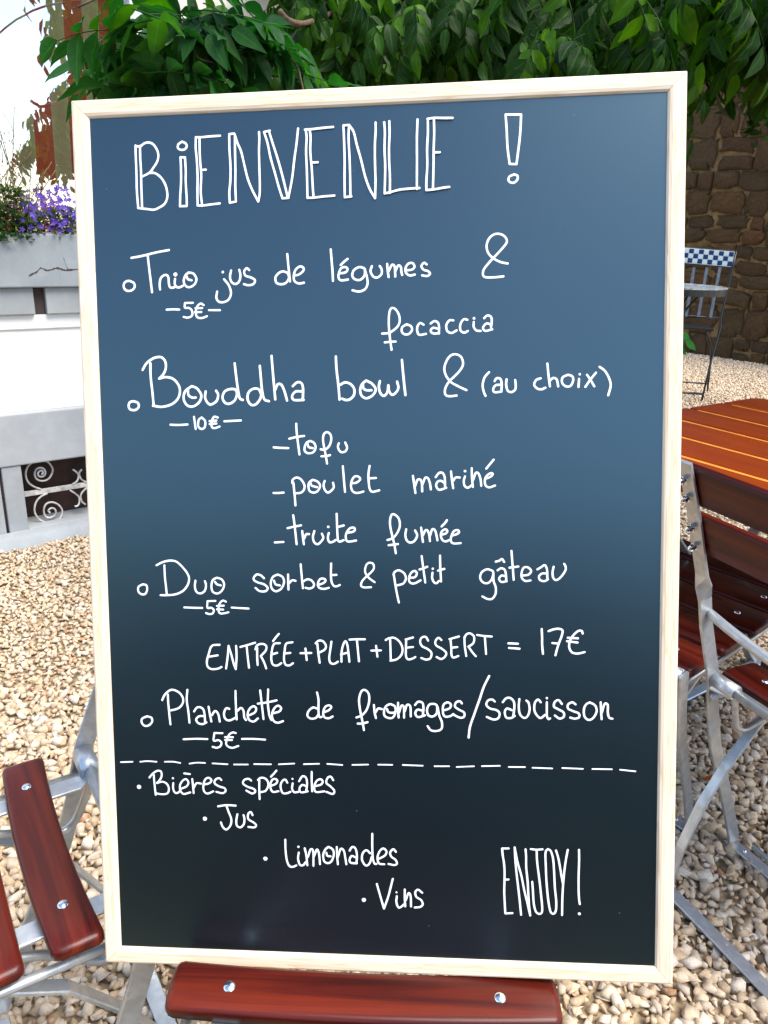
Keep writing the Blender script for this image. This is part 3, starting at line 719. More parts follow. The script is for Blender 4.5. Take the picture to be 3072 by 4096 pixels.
# ------------------------------------------------------------------ unseen leafy screen, added to darken the low board reflection
hb = bmesh.new(); bmesh.ops.create_grid(hb, x_segments=90, y_segments=24, size=0.5)
for v_ in hb.verts:
    x, y = v_.co.x*12-1.2, v_.co.y+0.5
    n_ = noise.noise(Vector((x*1.3, y*3, 0)))*0.25+noise.noise(Vector((x*6, y*12, 1)))*0.12+noise.noise(Vector((x*19, y*40, 1)))*0.05
    v_.co = Vector((x, -9.5+n_, y*(2.5+0.9*noise.noise(Vector((x*0.35, 0, 5)))+0.3*noise.noise(Vector((x*1.6, 0, 5)))+0.12*noise.noise(Vector((x*6, 0, 5))))))
link('added_hedge', from_bm('added_hedge', hb, ADDED_HEDGE, False), label='unseen dark leafy screen added behind the viewer to darken the board reflection', cat='added_hedge')

# ------------------------------------------------------------------ menu board (camera-facing frame leaning on the chair)
BXv = Vector((0.996, -0.0556, 0.0699)).normalized(); BD = Vector((0.0564, -0.2755, -0.9597)); BD = (BD-BXv*BXv.dot(BD)).normalized()
BYv = -BD; BZ = BXv.cross(BYv)
BT = Vector((-0.3293, 0.8575, 1.2986))
board = empty('menu_board', label='large framed blackboard with a white handwritten French menu, standing on a chair seat', cat='menu board')
BM_ = Matrix.Identity(4)
for i in range(3): BM_[i][0], BM_[i][1], BM_[i][2], BM_[i][3] = BXv[i], BYv[i], BZ[i], BT[i]
board.matrix_world = BM_      # local: x right, y up, z out of the board; origin at the top left corner
BW, BH, FW, FT = 0.600, 0.902, 0.0180, 0.016
def rail(L, mtx):
    # mitred rail, local x along the length, y across (0 outer edge), z up to 0
    prof = [(0.0, -FT), (0.0, -0.0022), (0.0008, -0.0007), (0.0024, 0.0), (FW-0.0050, -0.0002), (FW-0.0022, -0.0010), (FW-0.0005, -0.0026), (FW, -0.0050), (FW, -FT)]
    n = 24; v, f = [], []
    for i in range(n+1):
        for (y, z) in prof:
            x0, x1 = y+0.0002, L-y-0.0002; v.append((x0+(x1-x0)*i/n, y, z))
    k = len(prof)
    for i in range(n):
        for j in range(k-1): f.append((i*k+j, (i+1)*k+j, (i+1)*k+j+1, i*k+j+1))
    f.append(tuple(range(k))); f.append(tuple(n*k+j for j in reversed(range(k))))
    bm = bmesh.new(); bv = [bm.verts.new(p) for p in v]
    for q in f: bm.faces.new([bv[a] for a in q])
    o = link('frame_rail', from_bm('frame_rail', bm, PINE), None, board); o.matrix_local = mtx; return o
R90 = lambda a: Matrix.Rotation(a, 4, 'Z')
rail(BW, Matrix.Translation((0, -BH, 0)))
rail(BH, Matrix.Translation((BW, -BH, 0)) @ R90(PI/2))
rail(BW, Matrix.Translation((BW, 0, 0)) @ R90(PI))
rail(BH, Matrix.Translation((0, 0, 0)) @ R90(-PI/2))
panel = link('panel', box_mesh('panel', (FW-0.006, -BH+FW-0.006, -0.0075), (BW-FW+0.006, -FW+0.006, -0.0035), BOARD), None, board)
link('back_panel', box_mesh('back_panel', (FW+0.0005, -BH+FW+0.0005, -0.0155), (BW-FW-0.0005, -FW-0.0005, -0.0077), DARKIN), None, board)
WRITING = [
('BIENVENUE', 11.2, '639,454 638,544 639,719 637,883 645,1064;639,460 669,464 697,457;685,464 684,577 687,700 685,865 686,1071;691,467 724,441 766,430 813,444 852,492 871,554 858,615 818,674 773,724 701,757;772,726 832,731 890,775 931,843 949,916 947,977 918,1033 862,1067 807,1086 742,1078 645,1064;1119,437 1155,458 1162,489 1137,514 1099,514 1073,496 1080,460 1119,437;1096,588 1098,675 1095,818 1083,951 1076,1062/1146,1062/1147,974 1142,820 1146,718 1142,590/1096,588;1259,402 1254,498 1262,621 1265,774 1259,927 1257,1060;1296,403 1294,520 1297,642 1303,775 1293,928 1304,1067;1259,402 1318,404 1393,400 1505,398;1312,719 1352,718;1257,1062 1311,1064 1392,1057 1484,1050;1598,389 1596,532 1602,685 1597,838 1584,939 1585,1047/1648,1039;1654,395 1652,555 1651,738 1646,890 1648,1039;1598,387 1649,385;1654,395 1678,475 1713,558 1745,701 1774,824 1818,938 1874,1047/1892,951 1893,747 1893,565 1899,454 1898,381;1948,385 1980,488 2007,630 2046,773 2084,917 2118,1025;2000,388 2037,510 2081,653 2124,817 2171,1022;1948,383 2005,373;2118,1025 2177,1024/2218,841 2244,660 2269,510 2288,365;2363,378 2371,454 2363,584 2367,766 2368,928 2368,1029;2402,380 2410,455 2405,586 2417,768 2423,930 2429,1031;2355,379 2441,376 2525,370 2635,365;2423,695 2476,694;2368,1031 2431,1031 2531,1023 2636,1019;2736,359 2740,479 2743,660 2739,861 2739,1038/2804,1033;2791,361 2785,481 2792,662 2795,833 2795,1030;2736,357 2791,354/2836,423 2865,545 2904,686 2943,849 2987,971 3038,1059/3044,893 3041,692 3043,542 3051,433 3052,343;3136,345 3141,446 3136,596 3141,756 3137,896 3132,1019;3186,337 3187,458 3180,597 3181,737 3186,858 3184,1014;3132,1017 3179,1010 3282,987 3386,981 3473,979;3460,333 3452,509 3451,708 3449,858 3448,988;3559,330 3559,464 3550,613 3551,772 3541,912 3540,1002;3618,326 3620,467 3614,615 3610,814 3604,999;3556,333 3615,326 3701,330 3798,334;3614,650 3672,650;3540,1002 3607,999 3694,987 3763,980'),
('exclamation mark', 11.2, '4306,317 4316,447 4325,625 4345,779/4410,784/4426,668 4446,492 4454,323/4306,317;4390,879 4420,895 4418,930 4389,956 4354,954 4334,932 4344,898 4390,879'),
('Trio', 11.4, '528,1778 571,1800 580,1837 552,1871 502,1877 470,1850 468,1808 495,1782 528,1778;556,1551 664,1536 818,1505 948,1486;727,1538 736,1648 748,1774 759,1898;843,1873 841,1819 852,1767 880,1738 917,1732 934,1759 936,1811 947,1853 980,1859 1007,1844;1002,1773 997,1823 1015,1853 1045,1858 1080,1843;o1008,1729,21;1143,1715 1191,1726 1222,1777 1204,1829 1154,1859 1111,1847 1091,1800 1109,1743 1143,1715;1125,1754 1135,1780 1173,1792'),
('jus', 11.2, 'o1494,1719,13;1505,1791 1550,1849 1572,1923 1551,1985 1501,2015 1447,2011 1421,1971 1431,1910;1579,1707 1566,1767 1580,1819 1620,1841 1658,1816 1673,1759 1663,1702;1764,1708 1738,1689 1712,1719 1725,1761 1783,1783 1820,1810 1803,1846 1754,1857 1706,1845'),
('5 euro', 10.4, '904,2075 972,2074 1035,2078;1179,2014 1096,2014/1094,2061 1136,2064 1167,2095 1164,2142 1121,2160 1078,2152;1289,2040 1257,2024 1221,2054 1205,2111 1220,2159 1268,2168 1320,2151;1203,2069 1272,2069;1197,2109 1263,2108;1342,2092 1455,2095'),
('de', 11.2, '2152,1562 2158,1639 2166,1743 2174,1831;2152,1747 2108,1731 2065,1745 2029,1785 2035,1837 2078,1856 2131,1845 2165,1794 2152,1747;2218,1775 2266,1766 2310,1732 2311,1701 2274,1689 2230,1724 2213,1785 2222,1832 2264,1854 2315,1848'),
('legumes', 11.2, '2589,1532 2597,1653 2604,1756 2606,1838;2756,1629 2718,1657 2686,1686;2669,1768 2732,1759 2754,1729 2733,1708 2691,1717 2667,1763 2663,1809 2688,1835 2757,1830;2917,1724 2870,1712 2817,1741 2800,1792 2826,1829 2878,1836 2921,1796 2927,1735;2927,1745 2947,1817 2951,1879 2924,1929 2865,1950 2800,1936;2996,1708 2982,1757 3010,1809 3051,1818 3091,1785 3092,1739 3074,1708;3148,1690 3152,1751 3161,1818;3162,1762 3194,1702 3220,1713 3225,1764 3227,1815;3228,1764 3257,1709 3283,1725 3287,1766 3295,1802;3334,1757 3391,1753 3418,1724 3397,1690 3356,1696 3329,1736 3334,1782 3370,1809 3420,1802;3537,1707 3512,1691 3485,1721 3506,1757 3552,1774 3569,1799 3541,1819 3492,1812'),
('ampersand', 10.9, '4326,1721 4255,1704 4179,1661 4133,1604 4123,1538 4149,1474 4200,1438 4261,1440 4307,1474 4317,1519 4276,1573 4215,1637 4153,1700 4096,1769 4086,1820 4111,1846 4193,1850 4285,1843'),
('focaccia', 10.9, '3182,2526 3168,2420 3157,2275 3164,2162 3188,2119 3227,2133 3258,2185 3266,2247 3246,2298 3193,2343 3150,2363 3089,2366;3115,2453 3165,2449 3223,2447;3335,2281 3377,2301 3387,2337 3360,2373 3318,2380 3287,2355 3290,2309 3335,2281;3502,2289 3466,2272 3439,2313 3442,2364 3464,2388 3525,2379;3572,2280 3607,2257 3643,2272 3655,2318 3652,2380;3647,2333 3595,2322 3571,2352 3600,2378 3654,2375;3796,2255 3757,2254 3726,2299 3735,2356 3777,2377 3827,2353;3933,2253 3897,2247 3865,2292 3865,2354 3901,2377 3937,2361;o3998,2240,13;3995,2275 3994,2321 4020,2358 4061,2364;4096,2242 4129,2215 4165,2233 4170,2279 4164,2330;4165,2305 4118,2294 4085,2334 4108,2365 4175,2351'),
('Bouddha', 12.4, '528,2989 572,3008 576,3051 537,3079 486,3070 472,3031 490,2997 528,2989;633,2673 677,2607 754,2557 830,2549 872,2593 876,2660 849,2720 803,2765/873,2751 948,2770 1002,2832 1016,2900 991,2972 926,3026 823,3051 729,3038;717,2608 715,2742 728,2900 736,3029;1140,2847 1195,2872 1237,2940 1216,3007 1151,3052 1089,3041 1053,2979 1069,2901 1140,2847;1100,2889 1105,2938 1142,2963 1179,2963;1284,2904 1277,2971 1309,3027 1346,3033 1397,2998 1412,2937 1392,2898;1592,2628 1604,2759 1619,2892 1635,2977 1666,2996;1611,2941 1594,2892 1538,2885 1482,2908 1457,2968 1484,3023 1534,3030 1585,2995 1612,2929;1849,2658 1858,2788 1867,2909 1889,2994 1935,3013;1859,2945 1830,2890 1768,2889 1723,2931 1718,2997 1751,3046 1801,3041 1846,2987 1860,2933;1972,2562 1981,2718 1991,2863 2000,2996;2003,2899 2029,2846 2066,2852 2095,2913 2121,3010;2182,2867 2226,2831 2269,2838 2286,2893 2281,3007;2273,2922 2212,2921 2174,2963 2191,3005 2289,3007'),
('10 euro', 10.9, '905,3234 993,3238 1084,3234;1154,3158 1168,3281;1235,3166 1269,3203 1263,3264 1225,3282 1195,3251 1203,3190 1235,3166;1401,3168 1361,3162 1336,3216 1339,3265 1370,3275 1418,3260;1316,3204 1387,3199;1315,3233 1386,3229;1469,3208 1641,3202'),
('bowl', 12.2, '2623,2581 2627,2704 2643,2862 2653,3009;2664,2862 2707,2840 2760,2853 2801,2901 2800,2964 2762,3005 2719,3015 2680,3001;2925,2825 2983,2858 3019,2916 2986,2973 2922,3001 2875,2971 2863,2918 2882,2861 2925,2825;2890,2861 2897,2903 2928,2921 2976,2922;3062,2833 3051,2890 3066,2953 3102,2980 3135,2944 3146,2876;3146,2876 3153,2934 3182,2971 3219,2951 3246,2904 3234,2842;3284,2629 3293,2739 3304,2864 3316,2977'),
('ampersand', 11.2, '3921,2938 3843,2900 3770,2857 3719,2789 3704,2716 3731,2639 3773,2593 3825,2586 3872,2616 3889,2678 3865,2735 3808,2796 3750,2851 3712,2918 3712,2975 3748,2995 3823,2990'),
('(au', 11.2, '4144,2766 4100,2817 4081,2889 4091,2956 4109,2998;4198,2855 4219,2827 4255,2835 4267,2882 4264,2959;4254,2892 4208,2896 4184,2932 4197,2963 4264,2959;4315,2840 4311,2893 4326,2950 4362,2966 4399,2941 4404,2895 4399,2848'),
('choix)', 11.2, '4647,2836 4604,2852 4584,2898 4614,2935 4655,2943 4694,2929;4712,2694 4722,2798 4737,2917;4737,2860 4768,2835 4799,2846 4809,2872 4817,2918;4911,2807 4952,2823 4962,2864 4936,2915 4891,2919 4855,2883 4860,2832 4911,2807;o5025,2804,12;5018,2850 5013,2927;5094,2811 5129,2862 5165,2924;5180,2792 5124,2862 5079,2928;5215,2737 5266,2778 5307,2851 5322,2922 5299,3014'),
('-tofu', 10.9, '1971,3479 2049,3485 2122,3488;2208,3243 2210,3322 2220,3421 2235,3555;2134,3393 2210,3377 2287,3367;2348,3419 2386,3439 2402,3484 2380,3530 2329,3543 2291,3521 2291,3475 2313,3434 2348,3419;2320,3449 2331,3480 2373,3492;2516,3649 2504,3569 2485,3463 2479,3394 2491,3349 2522,3333 2553,3354 2563,3403 2546,3463 2511,3501 2476,3508 2453,3504;2459,3575 2506,3573 2548,3564;2639,3446 2629,3480 2645,3522 2671,3537 2706,3526 2722,3488 2704,3439'),
('-poulet', 10.9, '1959,3942 2009,3943 2064,3939;2156,3844 2160,3810 2200,3787 2246,3807 2279,3864 2274,3910 2242,3941 2192,3948;2167,3840 2173,3917 2179,3994 2183,4071;2369,3812 2415,3831 2441,3873 2413,3927 2366,3942 2328,3918 2322,3857 2342,3827 2369,3812;2342,3842 2353,3869 2383,3881 2410,3887;2489,3824 2476,3866 2487,3912 2517,3943 2552,3924 2580,3890 2573,3844;2676,3678 2682,3769 2688,3860 2694,3937;2772,3850 2815,3843 2850,3812 2835,3786 2797,3781 2765,3823 2756,3884 2775,3934 2820,3949 2882,3935;2948,3677 2935,3756 2937,3847 2947,3912 2974,3938 3042,3924;2945,3802 3010,3799'),
('-truite', 10.9, '1961,4450 2051,4445;2158,4171 2169,4264 2178,4364 2187,4469;2097,4303 2172,4287 2238,4275;2248,4333 2253,4395 2262,4469;2266,4411 2287,4368 2318,4365;2373,4334 2357,4396 2370,4450 2405,4469 2440,4442 2464,4404 2450,4361;o2517,4292,13;2521,4354 2511,4404 2525,4447 2556,4447 2591,4426;2605,4158 2607,4250 2609,4350 2615,4428 2634,4443 2673,4428;2617,4293 2676,4278;2720,4351 2767,4343 2789,4324 2779,4301 2737,4309 2701,4359 2696,4412 2719,4443 2800,4432'),
('marine', 10.9, '3383,3782 3394,3864 3407,3954;3406,3881 3427,3824 3456,3820 3472,3857 3475,3939;3480,3865 3505,3804 3534,3808 3553,3858 3561,3919;3611,3797 3644,3756 3681,3757 3701,3802 3704,3892;3700,3859 3664,3834 3627,3846 3616,3887 3646,3924 3716,3904;3764,3741 3773,3827 3785,3909;3785,3835 3810,3803 3851,3803;o3904,3739,13;3903,3792 3891,3836 3898,3885 3931,3906 3967,3882;3970,3711 3972,3804 3981,3898;3984,3829 4009,3760 4037,3765 4057,3822 4064,3887;4187,3629 4150,3673 4114,3717;4117,3814 4157,3798 4178,3774 4162,3762 4125,3782 4101,3822 4105,3879 4141,3904 4201,3886'),
('fumee', 10.9, '3202,4564 3188,4472 3161,4356 3146,4257 3155,4191 3176,4166 3213,4183 3241,4225 3245,4291 3219,4357 3173,4410 3119,4429;3130,4482 3225,4470;3310,4320 3301,4382 3317,4436 3353,4456 3395,4436 3420,4382 3400,4333;3461,4304 3469,4382 3478,4449;3479,4382 3503,4333 3527,4337 3542,4383 3549,4441;3551,4383 3573,4321 3601,4334 3615,4383 3624,4433;3721,4231 3696,4264 3667,4293;3670,4375 3711,4363 3724,4338 3703,4322 3670,4342 3658,4383 3674,4429 3706,4445 3739,4433;3776,4384 3817,4372 3842,4351 3825,4330 3789,4343 3764,4392 3759,4441 3788,4466 3857,4462'),
('Duo', 10.7, '554,4884 593,4895 600,4939 579,4984 539,4989 506,4962 508,4912 554,4884;709,4684 777,4651 857,4635 923,4648 988,4707 1036,4773 1051,4828 1032,4894 979,4955 900,4989 809,4998 742,4998;793,4684 794,4800 802,4900 808,4983;1118,4845 1110,4905 1125,4961 1169,4979 1215,4949 1228,4889 1218,4850;1347,4814 1397,4833 1420,4883 1399,4944 1348,4979 1298,4960 1286,4900 1302,4839 1347,4814;1324,4856 1345,4883 1384,4894'),
('5 euro', 10.2, '990,5127 1085,5130 1181,5132;1323,5057 1239,5060/1237,5130 1276,5129 1303,5154 1291,5187 1257,5196 1220,5185;1434,5065 1401,5054 1366,5087 1353,5154 1369,5187 1408,5187 1458,5176;1338,5110 1410,5106;1337,5145 1404,5148;1493,5126 1577,5131 1671,5136'),
('sorbet', 10.7, '1840,4820 1802,4787 1758,4784 1730,4828 1767,4861 1838,4883 1876,4921 1853,4954 1792,4954 1749,4921;1984,4781 2033,4806 2048,4861 2019,4926 1963,4956 1920,4927 1910,4866 1934,4806 1984,4781;1944,4844 1960,4883 2003,4894;2092,4781 2092,4855 2093,4937;2097,4877 2131,4842 2169,4846;2225,4675 2233,4792 2243,4923;2250,4852 2289,4831 2333,4841 2359,4880 2347,4912 2309,4926 2271,4918;2413,4885 2457,4869 2480,4841 2458,4823 2420,4831 2399,4880 2413,4918 2462,4929 2511,4918;2540,4667 2536,4782 2542,4858 2566,4899 2598,4901 2626,4888;2541,4787 2593,4784'),
('ampersand', 10.0, '2983,4860 2941,4830 2904,4792 2886,4744 2900,4684 2933,4660 2970,4673 2977,4717 2947,4760 2898,4803 2854,4852 2844,4896 2874,4914 2945,4912'),
('petit', 10.7, '3176,4782 3189,4755 3233,4738 3286,4771 3301,4825 3274,4874 3214,4892;3180,4787 3198,4911 3213,4998 3228,5069;3339,4814 3392,4809 3414,4771 3393,4744 3355,4765 3333,4819 3343,4863 3386,4873 3451,4841;3464,4593 3479,4717 3489,4792 3498,4863;3441,4730 3479,4719 3520,4701;o3575,4722,12;3572,4762 3568,4814 3584,4857 3610,4870 3637,4846;3649,4588 3651,4717 3658,4852;3628,4741 3692,4723'),
('gateau', 10.7, '4175,4744 4122,4728 4070,4755 4050,4809 4074,4857 4122,4870 4164,4835 4183,4771 4175,4744;4183,4766 4185,4846 4206,4910 4205,4975 4173,5026 4126,5031 4073,5005;4207,4651 4244,4641 4268,4624 4291,4654;4225,4739 4259,4718 4296,4734 4309,4792 4311,4851;4301,4798 4264,4792 4240,4825 4264,4857 4316,4848;4363,4542 4373,4675 4380,4760 4385,4835;4343,4712 4432,4700;4469,4793 4531,4782 4558,4745 4526,4709 4485,4712 4464,4760 4466,4814 4500,4846 4552,4841;4620,4729 4657,4707 4693,4686 4714,4729 4719,4824;4709,4771 4667,4771 4636,4798 4646,4835 4688,4848 4724,4830;4780,4702 4769,4761 4777,4814 4808,4837 4854,4803 4896,4739 4896,4697 4883,4674'),
('ENTREE', 10.7, '1354,5519 1272,5531 1236,5615 1214,5693 1220,5749 1258,5777 1326,5773 1369,5754;1223,5649 1330,5631;1416,5770 1436,5647 1449,5530/1476,5624 1501,5725 1519,5775/1531,5646 1529,5529;1574,5540 1658,5517 1731,5494;1641,5528 1649,5645 1660,5759;1752,5550 1749,5644 1752,5728;1732,5564 1752,5522 1803,5505 1847,5527 1840,5577 1788,5633/1820,5699 1842,5764;1983,5399 1954,5432 1920,5476;1991,5496 1930,5507 1906,5576 1898,5665 1913,5721 1957,5732 2002,5707;1905,5615 1961,5598;2124,5486 2057,5503 2039,5586 2031,5664 2046,5720 2085,5730 2124,5706;2033,5606 2099,5597'),
('+PLAT', 10.7, '2204,5602 2317,5598;2257,5552 2268,5673;2382,5501 2391,5606 2403,5700;2364,5498 2394,5470 2438,5473 2470,5517 2458,5561 2397,5595;2529,5478 2516,5561 2503,5649 2515,5699 2553,5710 2592,5687;2630,5687 2632,5593 2648,5516 2675,5471 2694,5515 2703,5592 2712,5686;2626,5610 2687,5593;2717,5455 2793,5451 2875,5450;2793,5460 2802,5570 2811,5680'),
('+DESSERT', 10.4, '2940,5569 3038,5566;2989,5519 3002,5632;3088,5458 3126,5438 3180,5435 3234,5479 3260,5544 3248,5610 3199,5657 3136,5672;3135,5452 3137,5567 3139,5671;3369,5429 3293,5451;3299,5451 3295,5555 3296,5626 3317,5656 3361,5648 3391,5631;3303,5535 3368,5527;3522,5460 3498,5422 3460,5428 3441,5466 3459,5516 3518,5548 3555,5586 3544,5641 3501,5657 3452,5641;3658,5454 3627,5430 3597,5465 3604,5509 3658,5541 3705,5585 3689,5629 3651,5649 3608,5629;3835,5415 3739,5443;3749,5443 3757,5530 3759,5606 3780,5633 3828,5616;3759,5532 3818,5524;3890,5420 3893,5507 3908,5616;3890,5431 3910,5393 3947,5382 3984,5409 3989,5452 3973,5490 3930,5518/3967,5572 4004,5617;4018,5398 4090,5408 4165,5413;4096,5413 4102,5506 4108,5592'),
('=17 euro', 10.9, '4333,5484 4428,5487;4339,5531 4444,5538;4665,5335 4669,5420 4670,5505 4678,5588;4733,5356 4781,5338 4834,5331 4871,5350 4863,5403 4841,5465 4819,5534 4802,5602;4772,5477 4826,5482;5070,5378 5061,5352 5027,5352 4986,5387 4953,5434 4938,5487 4942,5534 4968,5572 5020,5583 5091,5567;4923,5422 5024,5427;4916,5457 5020,5470'),
('Planchette', 10.9, '552,6292 597,6307 605,6346 571,6387 525,6396 492,6365 496,6319 552,6292;721,6115 749,6060 797,6015 842,6003 904,6030 942,6081 945,6137 909,6189 863,6212 811,6224;784,6054 786,6151 793,6264 802,6375;996,6001 986,6114 999,6227 1008,6354;1061,6232 1091,6192 1130,6186 1163,6214 1173,6270 1176,6338;1167,6281 1116,6282 1081,6317 1102,6356 1147,6367 1190,6347;1218,6179 1230,6258 1244,6337;1252,6269 1287,6223 1320,6257 1334,6336;1440,6199 1407,6193 1382,6244 1392,6301 1436,6323 1510,6290;1511,6006 1510,6130 1515,6310;1524,6220 1564,6186 1591,6219 1597,6287 1616,6315;1651,6263 1708,6234 1726,6195 1705,6167 1665,6184 1635,6241 1645,6308 1694,6330 1742,6296;1773,5998 1784,6115 1801,6301;1858,5985 1851,6126 1864,6260 1885,6311;1745,6138 1845,6123 1944,6100;1904,6237 1965,6220 1991,6185 1962,6156 1922,6181 1892,6249 1907,6316 1951,6338 2007,6320'),
('5 euro', 10.2, '937,6535 1068,6527 1195,6528;1359,6462 1272,6461/1262,6543 1311,6537 1344,6562 1332,6602 1291,6620 1249,6610;1500,6458 1466,6453 1426,6482 1395,6562 1411,6601 1461,6617 1524,6596;1386,6503 1470,6503;1385,6534 1458,6533;1565,6519 1689,6517 1812,6523'),
('de', 10.7, '2369,6013 2383,6088 2381,6178 2385,6267 2412,6272;2376,6189 2326,6173 2281,6207 2263,6258 2296,6291 2351,6284 2380,6245;2441,6221 2491,6198 2516,6165 2492,6148 2453,6165 2430,6222 2440,6272 2484,6286 2528,6265'),
('fromages', 10.9, '2852,6405 2838,6316 2815,6194 2806,6083 2830,5999 2868,5982 2906,6021 2910,6104 2881,6193 2831,6250 2776,6273;2788,6337 2835,6336 2890,6321;2959,6139 2965,6214 2978,6275;2976,6214 3002,6175 3040,6180;3128,6125 3176,6150 3181,6211 3153,6267 3109,6273 3066,6246 3067,6180 3095,6140 3128,6125;3094,6179 3110,6212 3153,6217 3181,6209;3209,6111 3208,6189 3213,6266;3219,6211 3241,6144 3268,6155 3269,6266;3277,6199 3301,6132 3334,6148 3338,6253;3383,6131 3415,6097 3459,6108 3469,6163 3462,6241;3463,6191 3409,6180 3385,6220 3413,6258 3484,6238;3583,6117 3534,6123 3506,6174 3517,6234 3560,6250 3603,6217 3609,6139 3583,6117;3615,6150 3630,6238 3656,6304 3655,6371 3612,6399 3547,6395 3510,6351;3684,6182 3738,6159 3749,6121 3717,6099 3674,6127 3668,6205 3689,6248 3743,6242 3775,6220;3862,6108 3841,6086 3803,6098 3792,6142 3835,6175 3883,6202 3883,6246 3840,6257 3775,6225'),
('/', 11.4, '4139,5823 4085,5935 4041,6067 3987,6222 3943,6355 3929,6466'),
('saucisson', 10.9, '4196,6087 4169,6066 4127,6077 4110,6121 4147,6159 4211,6175 4243,6208 4232,6257 4184,6274 4115,6248;4276,6092 4308,6053 4350,6047 4387,6085 4392,6151 4381,6239;4366,6173 4318,6157 4296,6196 4312,6251 4360,6255 4397,6233;4443,6057 4437,6139 4450,6216 4493,6253 4530,6226 4546,6160 4535,6094 4514,6072;4657,6087 4631,6060 4599,6093 4594,6170 4620,6224 4657,6251 4699,6218;o4718,6044,12;4718,6086 4718,6168 4720,6234 4736,6261 4752,6253;4868,6101 4836,6063 4799,6080 4789,6129 4831,6156 4884,6188 4889,6231 4847,6254 4799,6222;5004,6104 4973,6083 4931,6105 4931,6149 4983,6175 5036,6197 5041,6235 4999,6252 4952,6241;5146,6081 5198,6113 5214,6172 5183,6238 5136,6263 5094,6228 5088,6152 5109,6103 5146,6081;5253,6079 5258,6172 5264,6253;5266,6182 5292,6095 5323,6106 5324,6182 5339,6236 5371,6246'),
('dashed line', 7.8, '246,6796 375,6789;459,6787 543,6779 637,6784;728,6782 819,6780 894,6792;994,6797 1073,6785 1162,6786;1243,6789 1405,6796;1473,6797 1622,6794;1688,6788 1868,6787;1951,6785 2116,6774;2216,6778 2378,6771;2463,6770 2621,6779;2726,6776 2891,6769;2996,6768 3142,6767;3251,6766 3457,6770;3578,6773 3728,6770;3805,6776 3982,6765;4062,6762 4246,6755;4335,6765 4499,6763;4575,6768 4773,6772;4874,6765 5081,6770;5175,6769 5370,6768;5450,6771 5602,6785'),
('Bieres', 10.2, 'o436,7063,23;553,6958 592,6913 643,6882 682,6891 685,6946 653,6996 633,7016/692,7000 741,7023 761,7072 747,7122 697,7138 623,7130;602,6929 607,7036 616,7145;o809,6959,11;812,7012 808,7071 826,7115 855,7118 880,7099;934,6904 995,6910;901,7069 956,7043 977,6999 949,6965 909,6990 883,7040 890,7099 924,7128 993,7109;1019,6963 1025,7037 1030,7116;1034,7057 1065,7007 1114,7011;1147,7020 1202,7004 1227,6974 1199,6945 1159,6965 1137,7035 1145,7094 1183,7117 1243,7091;1334,6967 1311,6947 1271,6963 1260,7003 1308,7036 1366,7054 1374,7089 1339,7109 1277,7096'),
('speciales', 10.4, '1651,6968 1623,6949 1578,6963 1565,7004 1615,7037 1677,7058 1693,7087 1658,7108 1597,7077;1725,6960 1759,6935 1809,6947 1836,7004 1806,7073 1749,7091;1739,6966 1736,7074 1738,7166;1924,6854 1895,6889 1864,6921;1863,7020 1915,6996 1932,6962 1905,6943 1871,6963 1854,7026 1879,7083 1941,7076;2038,6982 2017,6949 1983,6966 1964,7024 1985,7092 2030,7096 2069,7078;o2093,6939,10;2094,6987 2087,7044 2109,7083 2153,7077;2162,6963 2196,6911 2235,6921 2247,6984 2237,7063;2233,7012 2194,7002 2165,7042 2181,7082 2252,7069;2298,6858 2296,6960 2299,7068;2339,7010 2395,6992 2413,6957 2385,6935 2346,6959 2322,7016 2338,7073 2427,7065;2524,6944 2497,6905 2463,6922 2451,6974 2495,7012 2533,7057 2515,7091 2449,7070'),
('Jus', 10.7, 'o1143,7395,22;1289,7256 1379,7241 1478,7244;1379,7246 1401,7314 1428,7393 1416,7462 1371,7508 1333,7479 1315,7430;1495,7337 1481,7411 1489,7465 1527,7479 1563,7439 1569,7379 1561,7345;1658,7343 1639,7309 1610,7334 1613,7388 1665,7421 1693,7450 1673,7476 1610,7472'),
('Limonades', 10.7, 'o1784,7816,22;2002,7602 2002,7708 2013,7823 2040,7889 2079,7896 2114,7880;o2141,7676,12;2143,7738 2134,7808 2153,7871 2187,7875 2216,7840;2208,7690 2223,7770 2232,7874;2240,7782 2270,7700 2297,7722 2297,7878;2307,7768 2337,7698 2358,7744 2367,7858;2461,7666 2505,7693 2515,7751 2491,7820 2451,7844 2412,7823 2403,7754 2426,7696 2461,7666;2437,7730 2447,7764 2481,7769;2548,7664 2550,7750 2557,7853;2559,7772 2589,7685 2622,7702 2637,7782 2647,7850;2683,7700 2712,7659 2745,7675 2760,7744 2753,7836;2748,7773 2704,7757 2681,7803 2697,7831 2758,7835;2925,7510 2923,7636 2926,7762 2942,7830 2964,7835;2899,7722 2861,7689 2821,7725 2814,7799 2852,7856 2892,7831 2915,7762;2992,7777 3054,7741 3071,7695 3038,7665 2999,7697 2976,7766 2991,7828 3047,7836;3170,7698 3143,7670 3110,7705 3120,7750 3164,7783 3180,7823 3152,7841 3091,7831'),
('Vins', 10.9, 'o2826,8236,22;2965,8057 3002,8196 3037,8324/3086,8182 3133,7996;o3171,8141,10;3174,8184 3168,8248 3189,8305 3217,8298 3250,8268;3258,8107 3257,8199 3261,8291;3268,8222 3296,8146 3318,8174 3322,8289;3440,8136 3396,8103 3368,8132 3379,8183 3428,8216 3444,8262 3416,8291 3361,8299'),
